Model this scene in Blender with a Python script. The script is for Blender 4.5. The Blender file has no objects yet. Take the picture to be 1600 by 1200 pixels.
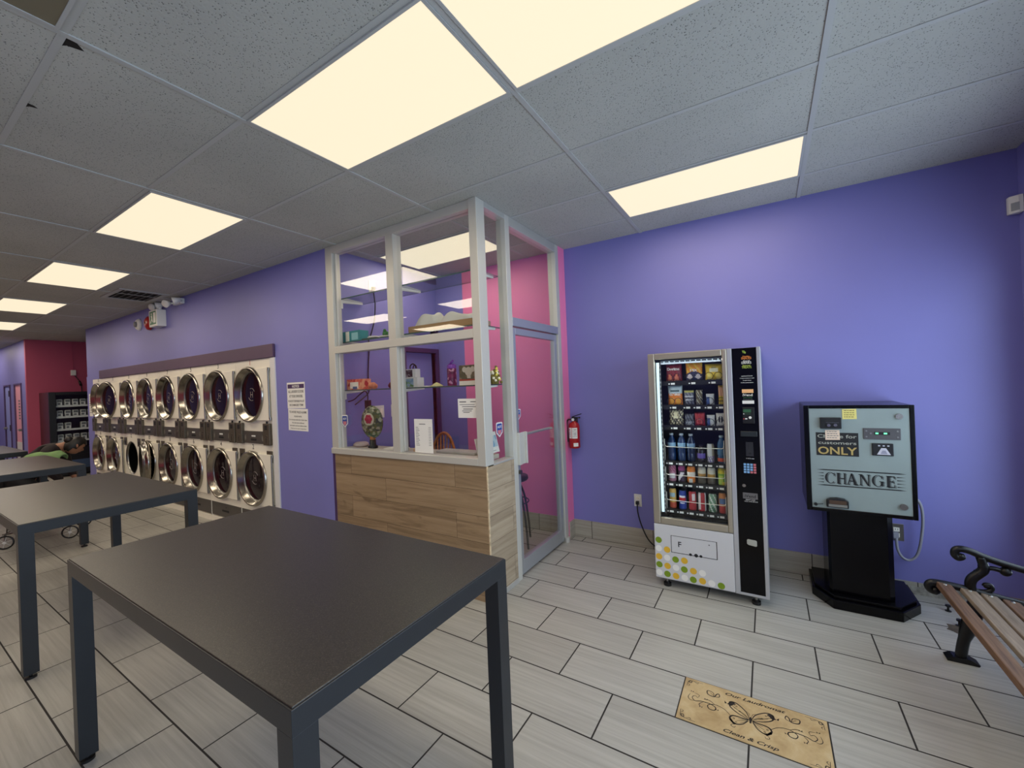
import bpy, math, random
from mathutils import Vector, Matrix
random.seed(7)
SC = bpy.context.scene
COL = SC.collection
PI = math.pi
H = 2.943                       # ceiling height
YW = 3.918                      # wall with the vending machine
YD = 2.42                       # wall with the dryers, front of the booth
XF = 1.385                      # storefront wall
XB = -1.737                     # glazed side of the booth with its door

def lin(c):
    c = c/255.0
    return c/12.92 if c <= 0.04045 else ((c+0.055)/1.055)**2.4
def C(r, g, b): return (lin(r), lin(g), lin(b), 1.0)

# ------------------------------------------------------------------ geometry helpers
_TXT = {}
def text_geo(s, bold=0.0, shear=0.0, spacing=1.0):
    k = (s, bold, shear, spacing)
    if k not in _TXT:
        cu = bpy.data.curves.new('t', 'FONT'); cu.body = s; cu.size = 1.0
        cu.offset = bold; cu.shear = shear; cu.space_character = spacing
        cu.resolution_u = 3; cu.fill_mode = 'FRONT'
        ob = bpy.data.objects.new('t', cu); COL.objects.link(ob)
        dg = bpy.context.evaluated_depsgraph_get()
        me = bpy.data.meshes.new_from_object(ob.evaluated_get(dg))
        vs = [(v.co.x, v.co.y) for v in me.vertices]; fs = [tuple(p.vertices) for p in me.polygons]
        bpy.data.objects.remove(ob); bpy.data.curves.remove(cu); bpy.data.meshes.remove(me)
        _TXT[k] = (vs, fs)
    return _TXT[k]

def basis(ax):
    ax = Vector(ax).normalized()
    t = Vector((0, 0, 1)) if abs(ax.z) < 0.9 else Vector((1, 0, 0))
    u = ax.cross(t).normalized(); w = ax.cross(u).normalized()
    return ax, u, w

class MB:
    def __init__(s): s.v = []; s.f = []; s.m = []; s.s = []; s.M = None
    def add(s, vs, fs, m=0, smooth=False):
        b = len(s.v)
        for p in vs:
            p = Vector(p)
            s.v.append(s.M @ p if s.M is not None else p)
        for f in fs: s.f.append([b+i for i in f]); s.m.append(m); s.s.append(smooth)
        return s
    def box(s, x0, x1, y0, y1, z0, z1, m=0):
        vs = [(x0,y0,z0),(x1,y0,z0),(x1,y1,z0),(x0,y1,z0),(x0,y0,z1),(x1,y0,z1),(x1,y1,z1),(x0,y1,z1)]
        return s.add(vs, [(0,3,2,1),(4,5,6,7),(0,1,5,4),(1,2,6,5),(2,3,7,6),(3,0,4,7)], m)
    def lathe(s, prof, base=(0,0,0), ax=(0,0,1), n=32, m=0, smooth=True):
        ax, u, w = basis(ax); base = Vector(base); vs = []; rows = []
        for r, t in prof:
            if r < 1e-6: rows.append([len(vs)]); vs.append(base+ax*t)
            else:
                rows.append(list(range(len(vs), len(vs)+n)))
                for i in range(n):
                    a = 2*PI*i/n; vs.append(base+ax*t+u*(r*math.cos(a))+w*(r*math.sin(a)))
        fs = []
        for A, B in zip(rows, rows[1:]):
            for i in range(n):
                j = (i+1) % n
                if len(A) == 1 and len(B) == 1: continue
                if len(A) == 1: fs.append((A[0], B[j], B[i]))
                elif len(B) == 1: fs.append((A[i], A[j], B[0]))
                else: fs.append((A[i], A[j], B[j], B[i]))
        return s.add(vs, fs, m, smooth)
    def cyl(s, p0, p1, r, n=20, m=0, r1=None):
        p0 = Vector(p0); p1 = Vector(p1); L = (p1-p0).length; r1 = r if r1 is None else r1
        e = 0.0005
        s.lathe([(0,0),(r,0)], p0, p1-p0, n, m, False); s.lathe([(r,0),(r1,L)], p0, p1-p0, n, m, True)
        return s.lathe([(r1,L),(0,L)], p0, p1-p0, n, m, False)
    def tube(s, pts, r, n=10, m=0, closed=False, flat=1.0, cap=True):
        pts = [Vector(p) for p in pts]; N = len(pts); vs = []; rows = []
        up = None
        for i, p in enumerate(pts):
            if closed: d = pts[(i+1) % N]-pts[(i-1) % N]
            else: d = pts[min(i+1, N-1)]-pts[max(i-1, 0)]
            d.normalize()
            if up is None: _, u, w = basis(d)
            else:
                u = (up-d*up.dot(d)).normalized(); w = d.cross(u)
            up = u
            rr = r[i] if isinstance(r, (list, tuple)) else r
            rows.append(range(len(vs), len(vs)+n))
            for k in range(n):
                a = 2*PI*k/n; vs.append(p+u*(rr*math.cos(a))+w*(rr*flat*math.sin(a)))
        fs = []
        for i in range(N if closed else N-1):
            A = rows[i]; B = rows[(i+1) % N]
            for k in range(n): fs.append((A[k], A[(k+1) % n], B[(k+1) % n], B[k]))
        if not closed and cap: fs.append(tuple(reversed(rows[0]))); fs.append(tuple(rows[-1]))
        return s.add(vs, fs, m, True)
    def prism(s, poly, o, u, w, d, m=0):
        """polygon in the plane (o,u,w) pushed along d"""
        o = Vector(o); u = Vector(u); w = Vector(w); d = Vector(d); n = len(poly)
        a = [o+u*p[0]+w*p[1] for p in poly]; vs = a+[p+d for p in a]
        fs = [tuple(range(n-1, -1, -1)), tuple(range(n, 2*n))]+[(i, (i+1) % n, n+(i+1) % n, n+i) for i in range(n)]
        return s.add(vs, fs, m)
    def quad(s, a, b, c, d, m=0): return s.add([a, b, c, d], [(0, 1, 2, 3)], m)
    def ball(s, c, r, n=16, m=0, sc=(1, 1, 1)):
        prof = [(math.sin(PI*i/(n//2)), -math.cos(PI*i/(n//2))) for i in range(n//2+1)]
        k = MB().lathe([(max(p[0], 0) if 0 < i < n//2 else 0, p[1]) for i, p in enumerate(prof)], n=n)
        return s.add([(c[0]+q.x*r*sc[0], c[1]+q.y*r*sc[1], c[2]+q.z*r*sc[2]) for q in k.v], k.f, m, True)
    def text(s, t, pos, size, right=(1,0,0), up=(0,0,1), m=0, align='C', bold=0.0, shear=0.0, spacing=1.0, width=None):
        """flat lettering; pos is the middle (or left / right end) of the baseline; size = cap height"""
        vs, fs = text_geo(t, bold, shear, spacing)
        if not vs: return s
        x0 = min(v[0] for v in vs); x1 = max(v[0] for v in vs)
        k = size/0.70; kx = k if width is None else width/(x1-x0)
        off = {'C': (x0+x1)/2, 'L': x0, 'R': x1}[align]
        R = Vector(right); U = Vector(up); P = Vector(pos)
        return s.add([P+R*((v[0]-off)*kx)+U*(v[1]*k) for v in vs], fs, m)
    def plate_hole(s, x0, x1, z0, z1, cx, cz, r, y, n=48, m=0):
        """flat plate in the plane y with a round hole"""
        ring = []; out = []
        for i in range(n):
            a = 2*PI*i/n; c, t = math.cos(a), math.sin(a); ring.append((cx+r*c, y, cz+r*t))
            ks = []
            if c > 1e-9: ks.append((x1-cx)/c)
            if c < -1e-9: ks.append((x0-cx)/c)
            if t > 1e-9: ks.append((z1-cz)/t)
            if t < -1e-9: ks.append((z0-cz)/t)
            k = min(ks); out.append((cx+k*c, y, cz+k*t))
        cs = [(x1, z1), (x0, z1), (x0, z0), (x1, z0)]
        vs = ring+out; fs = []
        for i in range(n):
            j = (i+1) % n; a, b = out[i], out[j]; extra = None
            for q in cs:
                if (abs(a[0]-q[0]) < 1e-9 or abs(a[2]-q[1]) < 1e-9) and (abs(b[0]-q[0]) < 1e-9 or abs(b[2]-q[1]) < 1e-9) and not (
                        abs(a[0]-b[0]) < 1e-9 or abs(a[2]-b[2]) < 1e-9): extra = q
            if extra: vs.append((extra[0], y, extra[1])); fs.append((i, n+i, len(vs)-1, n+j, j))
            else: fs.append((i, n+i, n+j, j))
        return s.add(vs, fs, m)
    def build(s, name, mats, parent=None, org=(0, 0, 0), loc=None, bev=0.0, seg=2):
        me = bpy.data.meshes.new(name); o = Vector(org)
        me.from_pydata([tuple(v-o) for v in s.v], [], s.f)
        mats = mats if isinstance(mats, (list, tuple)) else [mats]
        for m in mats: me.materials.append(m)
        me.polygons.foreach_set('material_index', s.m); me.polygons.foreach_set('use_smooth', s.s)
        me.validate(); me.update()
        ob = bpy.data.objects.new(name, me); COL.objects.link(ob)
        if parent is not None: ob.parent = parent
        if loc is not None: ob.location = loc
        elif parent is None: ob.location = o
        if bev:
            b = ob.modifiers.new('bevel', 'BEVEL'); b.width = bev; b.segments = seg; b.limit_method = 'ANGLE'; b.angle_limit = math.radians(50)
            b.harden_normals = False
        return ob

def tag(o, label=None, cat=None, group=None, kind=None):
    if label: o['label'] = label
    if cat: o['category'] = cat
    if group: o['group'] = group
    if kind: o['kind'] = kind
    return o
def thing(name, label, cat, loc=(0, 0, 0), rotz=0.0, group=None, kind=None):
    o = bpy.data.objects.new(name, None); COL.objects.link(o); o.empty_display_size = 0.05
    o.location = loc; o.rotation_euler = (0, 0, rotz)
    return tag(o, label, cat, group, kind)
def struct(o, label=None, cat=None): return tag(o, label, cat, None, 'structure')
def copy_tree(o, parent=None):
    c = o.copy(); COL.objects.link(c)
    if parent is not None: c.parent = parent
    for ch in list(o.children): copy_tree(ch, c)
    return c
def smooth_pts(pts, k=6):
    """Catmull-Rom through pts"""
    P = [Vector(p) for p in pts]; P = [P[0]*2-P[1]]+P+[P[-1]*2-P[-2]]; out = []
    for i in range(1, len(P)-2):
        a, b, c, d = P[i-1:i+3]
        for j in range(k):
            t = j/k
            out.append(0.5*((2*b)+(c-a)*t+(2*a-5*b+4*c-d)*t*t+(3*b-a-3*c+d)*t*t*t))
    return out+[P[-2]]

# ------------------------------------------------------------------ materials
def mat(name, col, rough=0.5, metal=0.0, spec=0.5, emit=None, estr=1.0, bump=0.0, bscale=200.0, var=0.0, vscale=6.0, coat=0.0):
    m = bpy.data.materials.new(name); m.use_nodes = True; nt = m.node_tree; b = nt.nodes['Principled BSDF']
    b.inputs['Base Color'].default_value = col; b.inputs['Roughness'].default_value = rough
    b.inputs['Metallic'].default_value = metal; b.inputs['Specular IOR Level'].default_value = spec
    b.inputs['Coat Weight'].default_value = coat
    if emit: b.inputs['Emission Color'].default_value = emit; b.inputs['Emission Strength'].default_value = estr
    if bump or var:
        tc = nt.nodes.new('ShaderNodeTexCoord')
    if bump:
        n = nt.nodes.new('ShaderNodeTexNoise'); n.inputs['Scale'].default_value = bscale; n.inputs['Detail'].default_value = 3
        bp = nt.nodes.new('ShaderNodeBump'); bp.inputs['Strength'].default_value = bump; bp.inputs['Distance'].default_value = 0.002
        nt.links.new(tc.outputs['Object'], n.inputs['Vector']); nt.links.new(n.outputs['Fac'], bp.inputs['Height'])
        nt.links.new(bp.outputs['Normal'], b.inputs['Normal'])
    if var:
        n2 = nt.nodes.new('ShaderNodeTexNoise'); n2.inputs['Scale'].default_value = vscale; n2.inputs['Detail'].default_value = 4
        nt.links.new(tc.outputs['Object'], n2.inputs['Vector'])
        r = nt.nodes.new('ShaderNodeValToRGB'); r.color_ramp.elements[0].position = 0.3; r.color_ramp.elements[1].position = 0.7
        r.color_ramp.elements[0].color = tuple(c*(1-var) for c in col[:3])+(1,)
        r.color_ramp.elements[1].color = tuple(min(1, c*(1+var)) for c in col[:3])+(1,)
        nt.links.new(n2.outputs['Fac'], r.inputs['Fac']); nt.links.new(r.outputs['Color'], b.inputs['Base Color'])
    return m

def glass_mat(name, tint=(1, 1, 1, 1), ior=1.5, k=1.0):
    m = bpy.data.materials.new(name); m.use_nodes = True; nt = m.node_tree; nt.nodes.clear()
    out = nt.nodes.new('ShaderNodeOutputMaterial'); mix = nt.nodes.new('ShaderNodeMixShader')
    t = nt.nodes.new('ShaderNodeBsdfTransparent'); t.inputs['Color'].default_value = tint
    g = nt.nodes.new('ShaderNodeBsdfGlossy'); g.inputs['Roughness'].default_value = 0.0
    f = nt.nodes.new('ShaderNodeLayerWeight'); f.inputs['Blend'].default_value = 0.5
    pw = nt.nodes.new('ShaderNodeMath'); pw.operation = 'POWER'; pw.inputs[1].default_value = 5.0
    f0 = ((ior-1)/(ior+1))**2
    mu = nt.nodes.new('ShaderNodeMath'); mu.operation = 'MULTIPLY_ADD'; mu.inputs[1].default_value = (1-f0)*k; mu.inputs[2].default_value = f0*k; mu.use_clamp = True
    L = nt.links.new
    L(f.outputs['Facing'], pw.inputs[0]); L(pw.outputs[0], mu.inputs[0]); L(mu.outputs[0], mix.inputs[0]); L(t.outputs[0], mix.inputs[1]); L(g.outputs[0], mix.inputs[2]); L(mix.outputs[0], out.inputs[0])
    return m

class N:
    """small node-tree builder"""
    def __init__(s, name, rough=0.5, spec=0.5):
        s.m = bpy.data.materials.new(name); s.m.use_nodes = True; s.t = s.m.node_tree; s.b = s.t.nodes['Principled BSDF']
        s.b.inputs['Roughness'].default_value = rough; s.b.inputs['Specular IOR Level'].default_value = spec
        s.tc = s.t.nodes.new('ShaderNodeTexCoord')
    def n(s, typ, **kw):
        q = s.t.nodes.new(typ)
        for k, v in kw.items(): setattr(q, k, v)
        return q
    def l(s, a, b): s.t.links.new(a, b)
    def mapping(s, src, loc=(0,0,0), sc=(1,1,1), rot=(0,0,0)):
        q = s.n('ShaderNodeMapping'); q.inputs['Location'].default_value = loc; q.inputs['Scale'].default_value = sc; q.inputs['Rotation'].default_value = rot
        s.l(src, q.inputs['Vector']); return q.outputs[0]
    def noise(s, src, scale, detail=3, rough=0.5, dist=0.0):
        q = s.n('ShaderNodeTexNoise'); q.inputs['Scale'].default_value = scale; q.inputs['Detail'].default_value = detail
        q.inputs['Roughness'].default_value = rough; q.inputs['Distortion'].default_value = dist
        s.l(src, q.inputs['Vector']); return q.outputs['Fac']
    def ramp(s, src, stops):
        q = s.n('ShaderNodeValToRGB'); e = q.color_ramp.elements
        while len(e) < len(stops): e.new(0.5)
        for i, (p, c) in enumerate(stops): e[i].position = p; e[i].color = c
        s.l(src, q.inputs['Fac']); return q.outputs['Color']
    def mix(s, fac, a, b, mode='MIX'):
        q = s.n('ShaderNodeMix'); q.data_type = 'RGBA'; q.blend_type = mode
        for val, idx in ((fac, 0), (a, 6), (b, 7)):
            if hasattr(val, 'links'): s.l(val, q.inputs[idx])
            else: q.inputs[idx].default_value = val
        return q.outputs[2]
    def math(s, op, a, b=0.0):
        q = s.n('ShaderNodeMath'); q.operation = op
        for i, v in enumerate((a, b)):
            if hasattr(v, 'links'): s.l(v, q.inputs[i])
            else: q.inputs[i].default_value = v
        return q.outputs[0]
    def bump(s, h, strength=0.3, dist=0.002):
        q = s.n('ShaderNodeBump'); q.inputs['Strength'].default_value = strength; q.inputs['Distance'].default_value = dist
        s.l(h, q.inputs['Height']); s.l(q.outputs[0], s.b.inputs['Normal'])
    def col(s, c): s.l(c, s.b.inputs['Base Color']); return s.m

def brick(n, src, bw, rh, mortar, c1=(0,0,0,1), c2=(1,1,1,1), cm=(0,0,0,1), off=0.5):
    q = n.n('ShaderNodeTexBrick'); q.offset = off; q.offset_frequency = 2; q.squash = 1.0
    q.inputs['Color1'].default_value = c1; q.inputs['Color2'].default_value = c2; q.inputs['Mortar'].default_value = cm
    q.inputs['Scale'].default_value = 1.0; q.inputs['Mortar Size'].default_value = mortar; q.inputs['Mortar Smooth'].default_value = 0.1
    q.inputs['Bias'].default_value = 0.0; q.inputs['Brick Width'].default_value = bw; q.inputs['Row Height'].default_value = rh
    n.l(src, q.inputs['Vector']); return q

def streak_tile(n, src, q, light, dark, sx=1.6, sy=55.0):
    """grey stone tile streaked along x, every tile shifted by its own random number"""
    sep = n.n('ShaderNodeSeparateColor'); n.l(q.outputs['Color'], sep.inputs[0])
    comb = n.n('ShaderNodeCombineXYZ'); n.l(n.math('MULTIPLY', sep.outputs[0], 37.0), comb.inputs[2])
    add = n.n('ShaderNodeVectorMath'); add.operation = 'ADD'; n.l(src, add.inputs[0]); n.l(comb.outputs[0], add.inputs[1])
    f = n.noise(n.mapping(add.outputs[0], sc=(sx, sy, 1)), 1.0, 4, 0.6, 0.4)
    f2 = n.noise(n.mapping(add.outputs[0], sc=(0.8, 3, 1)), 1.0, 2)
    a = n.ramp(f, [(0.3, dark), (0.68, light)])
    tint = n.ramp(sep.outputs[0], [(0.0, (0.90, 0.90, 0.89, 1)), (1.0, (1.0, 1.0, 1.0, 1))])
    a = n.mix(1.0, a, tint, 'MULTIPLY')
    return n.mix(0.35, a, n.ramp(f2, [(0.3, dark), (0.7, light)]))

def m_floor():
    n = N('floor_tile', 0.38, 0.45)
    src = n.mapping(n.tc.outputs['Object'], loc=(0.1195+0.597*100, -2.0025+0.2995*100, 0))
    q = brick(n, src, 0.597, 0.2995, 0.004)
    c = streak_tile(n, src, q, C(188, 186, 179), C(154, 151, 144))
    mask = q.outputs['Fac']
    c = n.mix(mask, c, C(38, 34, 32))
    n.bump(n.math('SUBTRACT', 1.0, mask), 0.5, 0.002)
    n.l(n.ramp(mask, [(0, (0.36,)*3+(1,)), (1, (0.8,)*3+(1,))]), n.b.inputs['Roughness'])
    return n.col(c)
def m_base():
    n = N('baseboard_tile', 0.4, 0.4)
    src = n.mapping(n.tc.outputs['Object'], loc=(0.35+0.597*100, 10, 0), rot=(PI/2, 0, 0))
    q = brick(n, src, 0.597, 5.0, 0.003, off=0.0)
    c = streak_tile(n, src, q, C(186, 181, 168), C(152, 145, 132))
    return n.col(n.mix(q.outputs['Fac'], c, C(60, 55, 50)))
def m_ceiling():
    n = N('ceiling_tile', 0.95, 0.1)
    src = n.tc.outputs['Object']
    v = n.n('ShaderNodeTexVoronoi'); v.inputs['Scale'].default_value = 105; v.inputs['Randomness'].default_value = 1.0; n.l(src, v.inputs['Vector'])
    big = n.noise(src, 1.3, 3)
    dens = n.noise(src, 55, 2)
    d = n.math('ADD', v.outputs['Distance'], n.math('MULTIPLY', dens, 0.35))
    c = n.ramp(d, [(0.33, C(112, 112, 109)), (0.43, C(193, 193, 188))])
    c = n.mix(0.5, c, n.ramp(big, [(0.35, C(205, 206, 204)), (0.65, C(232, 233, 230))]), 'MULTIPLY')
    n.bump(d, 0.35, 0.003)
    return n.col(c)
def m_planks(name, axis, seed):
    """brown laminate boards; axis 'x' (front) or 'y' (side)"""
    n = N(name, 0.5, 0.35)
    src = n.tc.outputs['Object']
    rot = (PI/2, 0, 0) if axis == 'x' else (PI/2, 0, PI/2)
    if axis == 'y':
        sw = n.n('ShaderNodeSeparateXYZ'); n.l(src, sw.inputs[0]); cb = n.n('ShaderNodeCombineXYZ')
        n.l(sw.outputs[1], cb.inputs[0]); n.l(sw.outputs[2], cb.inputs[1]); flat = cb.outputs[0]
    else:
        sw = n.n('ShaderNodeSeparateXYZ'); n.l(src, sw.inputs[0]); cb = n.n('ShaderNodeCombineXYZ')
        n.l(sw.outputs[0], cb.inputs[0]); n.l(sw.outputs[2], cb.inputs[1]); flat = cb.outputs[0]
    p = n.mapping(flat, loc=(50.2+seed, 10.0-0.01, 0))
    q = brick(n, p, 1.22, 0.193, 0.0012, off=0.37)
    sep = n.n('ShaderNodeSeparateColor'); n.l(q.outputs['Color'], sep.inputs[0])
    cz = n.n('ShaderNodeCombineXYZ'); n.l(n.math('MULTIPLY', sep.outputs[0], 23.0), cz.inputs[2])
    add = n.n('ShaderNodeVectorMath'); add.operation = 'ADD'; n.l(p, add.inputs[0]); n.l(cz.outputs[0], add.inputs[1])
    g = n.noise(n.mapping(add.outputs[0], sc=(1.1, 16, 1)), 1.0, 6, 0.62, 0.9)
    k = n.noise(n.mapping(add.outputs[0], sc=(3.0, 7.0, 1)), 1.0, 2, 0.5, 0.6)
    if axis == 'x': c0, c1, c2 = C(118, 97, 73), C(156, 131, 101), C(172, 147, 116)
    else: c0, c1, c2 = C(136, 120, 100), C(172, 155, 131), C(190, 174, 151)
    c = n.ramp(g, [(0.28, c0), (0.5, c1), (0.72, c2)])
    c = n.mix(n.math('MULTIPLY', n.ramp(k, [(0.66, (0,0,0,1)), (0.76, (1,1,1,1))]), 0.55), c, C(84, 64, 44))
    c = n.mix(1.0, c, n.ramp(sep.outputs[0], [(0, (0.84, 0.84, 0.84, 1)), (1, (1, 1, 1, 1))]), 'MULTIPLY')
    return n.col(n.mix(q.outputs['Fac'], c, C(70, 54, 40)))
def m_table():
    n = N('table_laminate', 0.36, 0.5)
    src = n.tc.outputs['Object']
    f = n.noise(src, 260, 4, 0.7)
    c = n.ramp(f, [(0.36, C(22, 21, 20)), (0.6, C(52, 48, 44)), (0.72, C(100, 93, 86))])
    n.bump(f, 0.25, 0.001)
    return n.col(c)
def m_slat(name, base, dark):
    n = N(name, 0.6, 0.3)
    src = n.tc.outputs['Object']
    g = n.noise(n.mapping(src, sc=(60, 3.0, 60)), 1.0, 5, 0.65, 0.6)
    w = n.noise(n.mapping(src, sc=(9, 1.6, 9)), 1.0, 3)
    c = n.ramp(g, [(0.3, dark), (0.68, base)])
    c = n.mix(n.math('MULTIPLY', n.ramp(w, [(0.55, (0,0,0,1)), (0.72, (1,1,1,1))]), 0.7), c, C(120, 112, 104))
    n.bump(g, 0.4, 0.002)
    return n.col(c)
def m_paper_tile():
    n = N('printed_tile_face', 0.4, 0.4)
    src = n.tc.outputs['Object']
    f = n.noise(src, 9, 5, 0.6, 0.5); g = n.noise(src, 60, 3)
    c = n.ramp(f, [(0.3, C(168, 142, 100)), (0.55, C(196, 172, 128)), (0.75, C(208, 190, 150))])
    return n.col(n.mix(n.math('MULTIPLY', g, 0.25), c, C(160, 124, 76)))
def m_spots(name, cols, scale, rough=0.45):
    """busy packaging print"""
    n = N(name, rough, 0.5)
    v = n.n('ShaderNodeTexVoronoi'); v.inputs['Scale'].default_value = scale; n.l(n.tc.outputs['Object'], v.inputs['Vector'])
    s = n.n('ShaderNodeSeparateColor'); n.l(v.outputs['Color'], s.inputs[0])
    st = [(i/len(cols), c) for i, c in enumerate(cols)]
    q = n.n('ShaderNodeValToRGB'); q.color_ramp.interpolation = 'CONSTANT'; e = q.color_ramp.elements
    while len(e) < len(st): e.new(0.5)
    for i, (p, c) in enumerate(st): e[i].position = p; e[i].color = c
    n.l(s.outputs[0], q.inputs['Fac']); return n.col(q.outputs['Color'])

M = {}
M['floor'] = m_floor(); M['base'] = m_base(); M['ceil'] = m_ceiling()
M['plank_x'] = m_planks('laminate_boards_front', 'x', 0.0); M['plank_y'] = m_planks('laminate_boards_side', 'y', 0.31)
M['table'] = m_table(); M['ptile'] = m_paper_tile()
M['slat'] = m_slat('weathered_slat', C(126, 96, 74), C(76, 56, 44)); M['slat_grey'] = m_slat('grey_slat', C(156, 140, 124), C(104, 90, 78))
M['purple'] = mat('purple_paint', C(126, 125, 194), 0.5, bump=0.12, bscale=240, var=0.03, vscale=1.5)
M['pink'] = mat('pink_paint', C(240, 130, 178), 0.5, bump=0.12, bscale=240, var=0.03, vscale=1.5)
M['pink_dark'] = mat('rose_paint', C(176, 74, 104), 0.6, bump=0.12, bscale=240)
M['purple_dark'] = mat('dark_purple_paint', C(70, 46, 92), 0.45)
M['header'] = mat('plum_board', C(88, 64, 92), 0.5, var=0.04)
M['tbar'] = mat('grid_white', C(178, 179, 177), 0.6)
M['alu'] = mat('aluminium', C(200, 200, 195), 0.4, 0.5)
M['alu_light'] = mat('pale_aluminium', C(206, 205, 197), 0.45, 0.3)
M['alu_cool'] = mat('cool_aluminium', C(188, 194, 200), 0.36, 0.7)
M['chrome'] = mat('chrome', C(172, 166, 156), 0.2, 1.0)
M['steel'] = mat('brushed_steel', C(150, 148, 144), 0.3, 1.0)
M['glass'] = glass_mat('window_glass', (0.97, 0.985, 0.98, 1), 1.5, 1.6)
M['shelf_glass'] = glass_mat('shelf_glass', (0.90, 0.95, 0.94, 1), 1.5, 2.2)
M['vglass'] = glass_mat('machine_glass', (0.95, 0.97, 0.97, 1), 1.45, 0.8)
M['smoke'] = mat('smoked_glass', C(30, 18, 24), 0.06, 0.0, 0.6)
M['white'] = mat('white_plastic', C(226, 226, 222), 0.4)
M['cream'] = mat('cream_enamel', C(248, 243, 228), 0.35)
M['white_en'] = mat('white_enamel', C(226, 226, 226), 0.35)
M['paper'] = mat('paper', C(238, 236, 230), 0.8)
M['ink'] = mat('black_ink', C(18, 18, 22), 0.6)
M['inkgrey'] = mat('grey_ink', C(110, 110, 112), 0.7)
M['black'] = mat('black_plastic', C(16, 16, 18), 0.4)
M['gloss_black'] = mat('gloss_black', C(5, 5, 8), 0.2, 0, 0.22)
M['iron'] = mat('black_cast_iron', C(14, 14, 16), 0.32, 0.2, 0.5, bump=0.2, bscale=90)
M['tframe'] = mat('charcoal_painted_steel', C(40, 43, 48), 0.38, 0.3, 0.5, bump=0.1, bscale=300)
M['cpanel'] = mat('dryer_control_grey', C(84, 80, 76), 0.4, 0.2)
M['coin'] = mat('dryer_coin_box', C(98, 90, 78), 0.4, 0.5)
M['dark'] = mat('dark_cavity', C(10, 10, 11), 0.7)
M['drum'] = mat('drum_metal', C(60, 60, 62), 0.4, 0.7)
M['red'] = mat('signal_red', C(170, 22, 26), 0.3)
M['redink'] = mat('red_ink', C(176, 30, 40), 0.6)
M['lens'] = mat('lamp_diffuser', C(110, 106, 96), 0.6, emit=(1.0, 0.87, 0.63, 1), estr=0.97)
M['led'] = mat('led_strip', C(230, 240, 245), 0.4, emit=(0.72, 0.92, 0.95, 1), estr=0.75)
M['green_led'] = mat('green_lamp', C(60, 200, 110), 0.4, emit=(0.2, 1.0, 0.5, 1), estr=1.5)
M['navy'] = mat('navy_lining', C(20, 24, 52), 0.5)
SKY = 4.4; EXPO = 0.0
# ================================================================== ROOM
XEND, YN = -16.6, -3.7
def sbox(name, m, dims, label, cat, bev=0.0, org=None):
    o = MB().box(*dims).build(name, m, org=org or (0, 0, 0), bev=bev); return struct(o, label, cat)
sbox('floor', M['floor'], (XEND-0.1, XF+0.1, YN-0.1, 4.1, -0.06, 0.0), 'pale grey stone-look tile floor in running bond', 'floor')
sbox('ceiling', M['ceil'], (XEND-0.1, XF+0.1, YN-0.1, 4.1, H, H+0.06), 'suspended ceiling of speckled white acoustic tiles', 'ceiling')
# grid bars of the suspended ceiling
GX0, GP, GY0, GQ = -0.955, 1.206, 1.06, 0.61
gx = [GX0+GP*k for k in range(-13, 3) if XEND < GX0+GP*k < XF]; gy = [GY0+GQ*k for k in range(-8, 5) if YN < GY0+GQ*k < YW]
g = MB()
for x in gx: g.box(x-0.0125, x+0.0125, YN, YW if x > -3.5 else YD, H-0.006, H+0.001)
for y in gy:
    for a, b in zip([XEND]+gx, gx+[XF]):
        lo = -3.5 if y > YD else XEND
        a2, b2 = max(a+0.0125, lo), b-0.0125
        if b2 > a2: g.box(a2, b2, y-0.012, y+0.012, H-0.0035, H+0.001)
struct(g.build('trim_1', M['tbar']), 'white metal grid bars holding the ceiling tiles', 'ceiling grid')
# walls
sbox('wall_back', [M['purple']], (-1.80, XF+0.1, YW, YW+0.1, 0, H), 'purple wall behind the vending and change machines', 'wall')
sbox('wall_booth', M['pink'], (-3.075, -1.80, YW, YW+0.1, 0, H), 'pink rear wall inside the glass booth', 'wall')
sbox('wall_booth_corner', M['purple'], (-3.6, -3.075, YW, YW+0.1, 0, H), 'purple strip of rear wall inside the glass booth', 'wall')
sbox('wall_stub', M['pink'], (XB-0.08, XB, 3.775, YW, 0, H), 'narrow pink wall return beside the glass door', 'wall')
# side wall of the booth with a door opening
w = MB(); DY0, DY1, DZ = 3.36, 3.86, 2.0
w.box(-3.62, -3.50, YD+0.11, DY0, 0, H); w.box(-3.62, -3.50, DY0, DY1, DZ, H); w.box(-3.62, -3.50, DY1, YW, 0, H)
struct(w.build('wall_booth_side', M['purple']), 'purple side wall inside the glass booth with a doorway', 'wall')
d = struct(MB().box(-3.60, -3.56, DY0, DY1, 0.0, DZ).build('door_1', M['purple'], org=(-3.58, 3.61, 0)), 'purple door inside the glass booth with dark purple frame', 'door')
f = MB()
f.box(-3.555, -3.475, DY0-0.05, DY0, 0, DZ+0.05); f.box(-3.555, -3.475, DY1, DY1+0.05, 0, DZ+0.05); f.box(-3.555, -3.475, DY0, DY1, DZ, DZ+0.05)
f.build('door_frame', M['purple_dark'], d, org=(-3.58, 3.61, 0))
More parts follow.
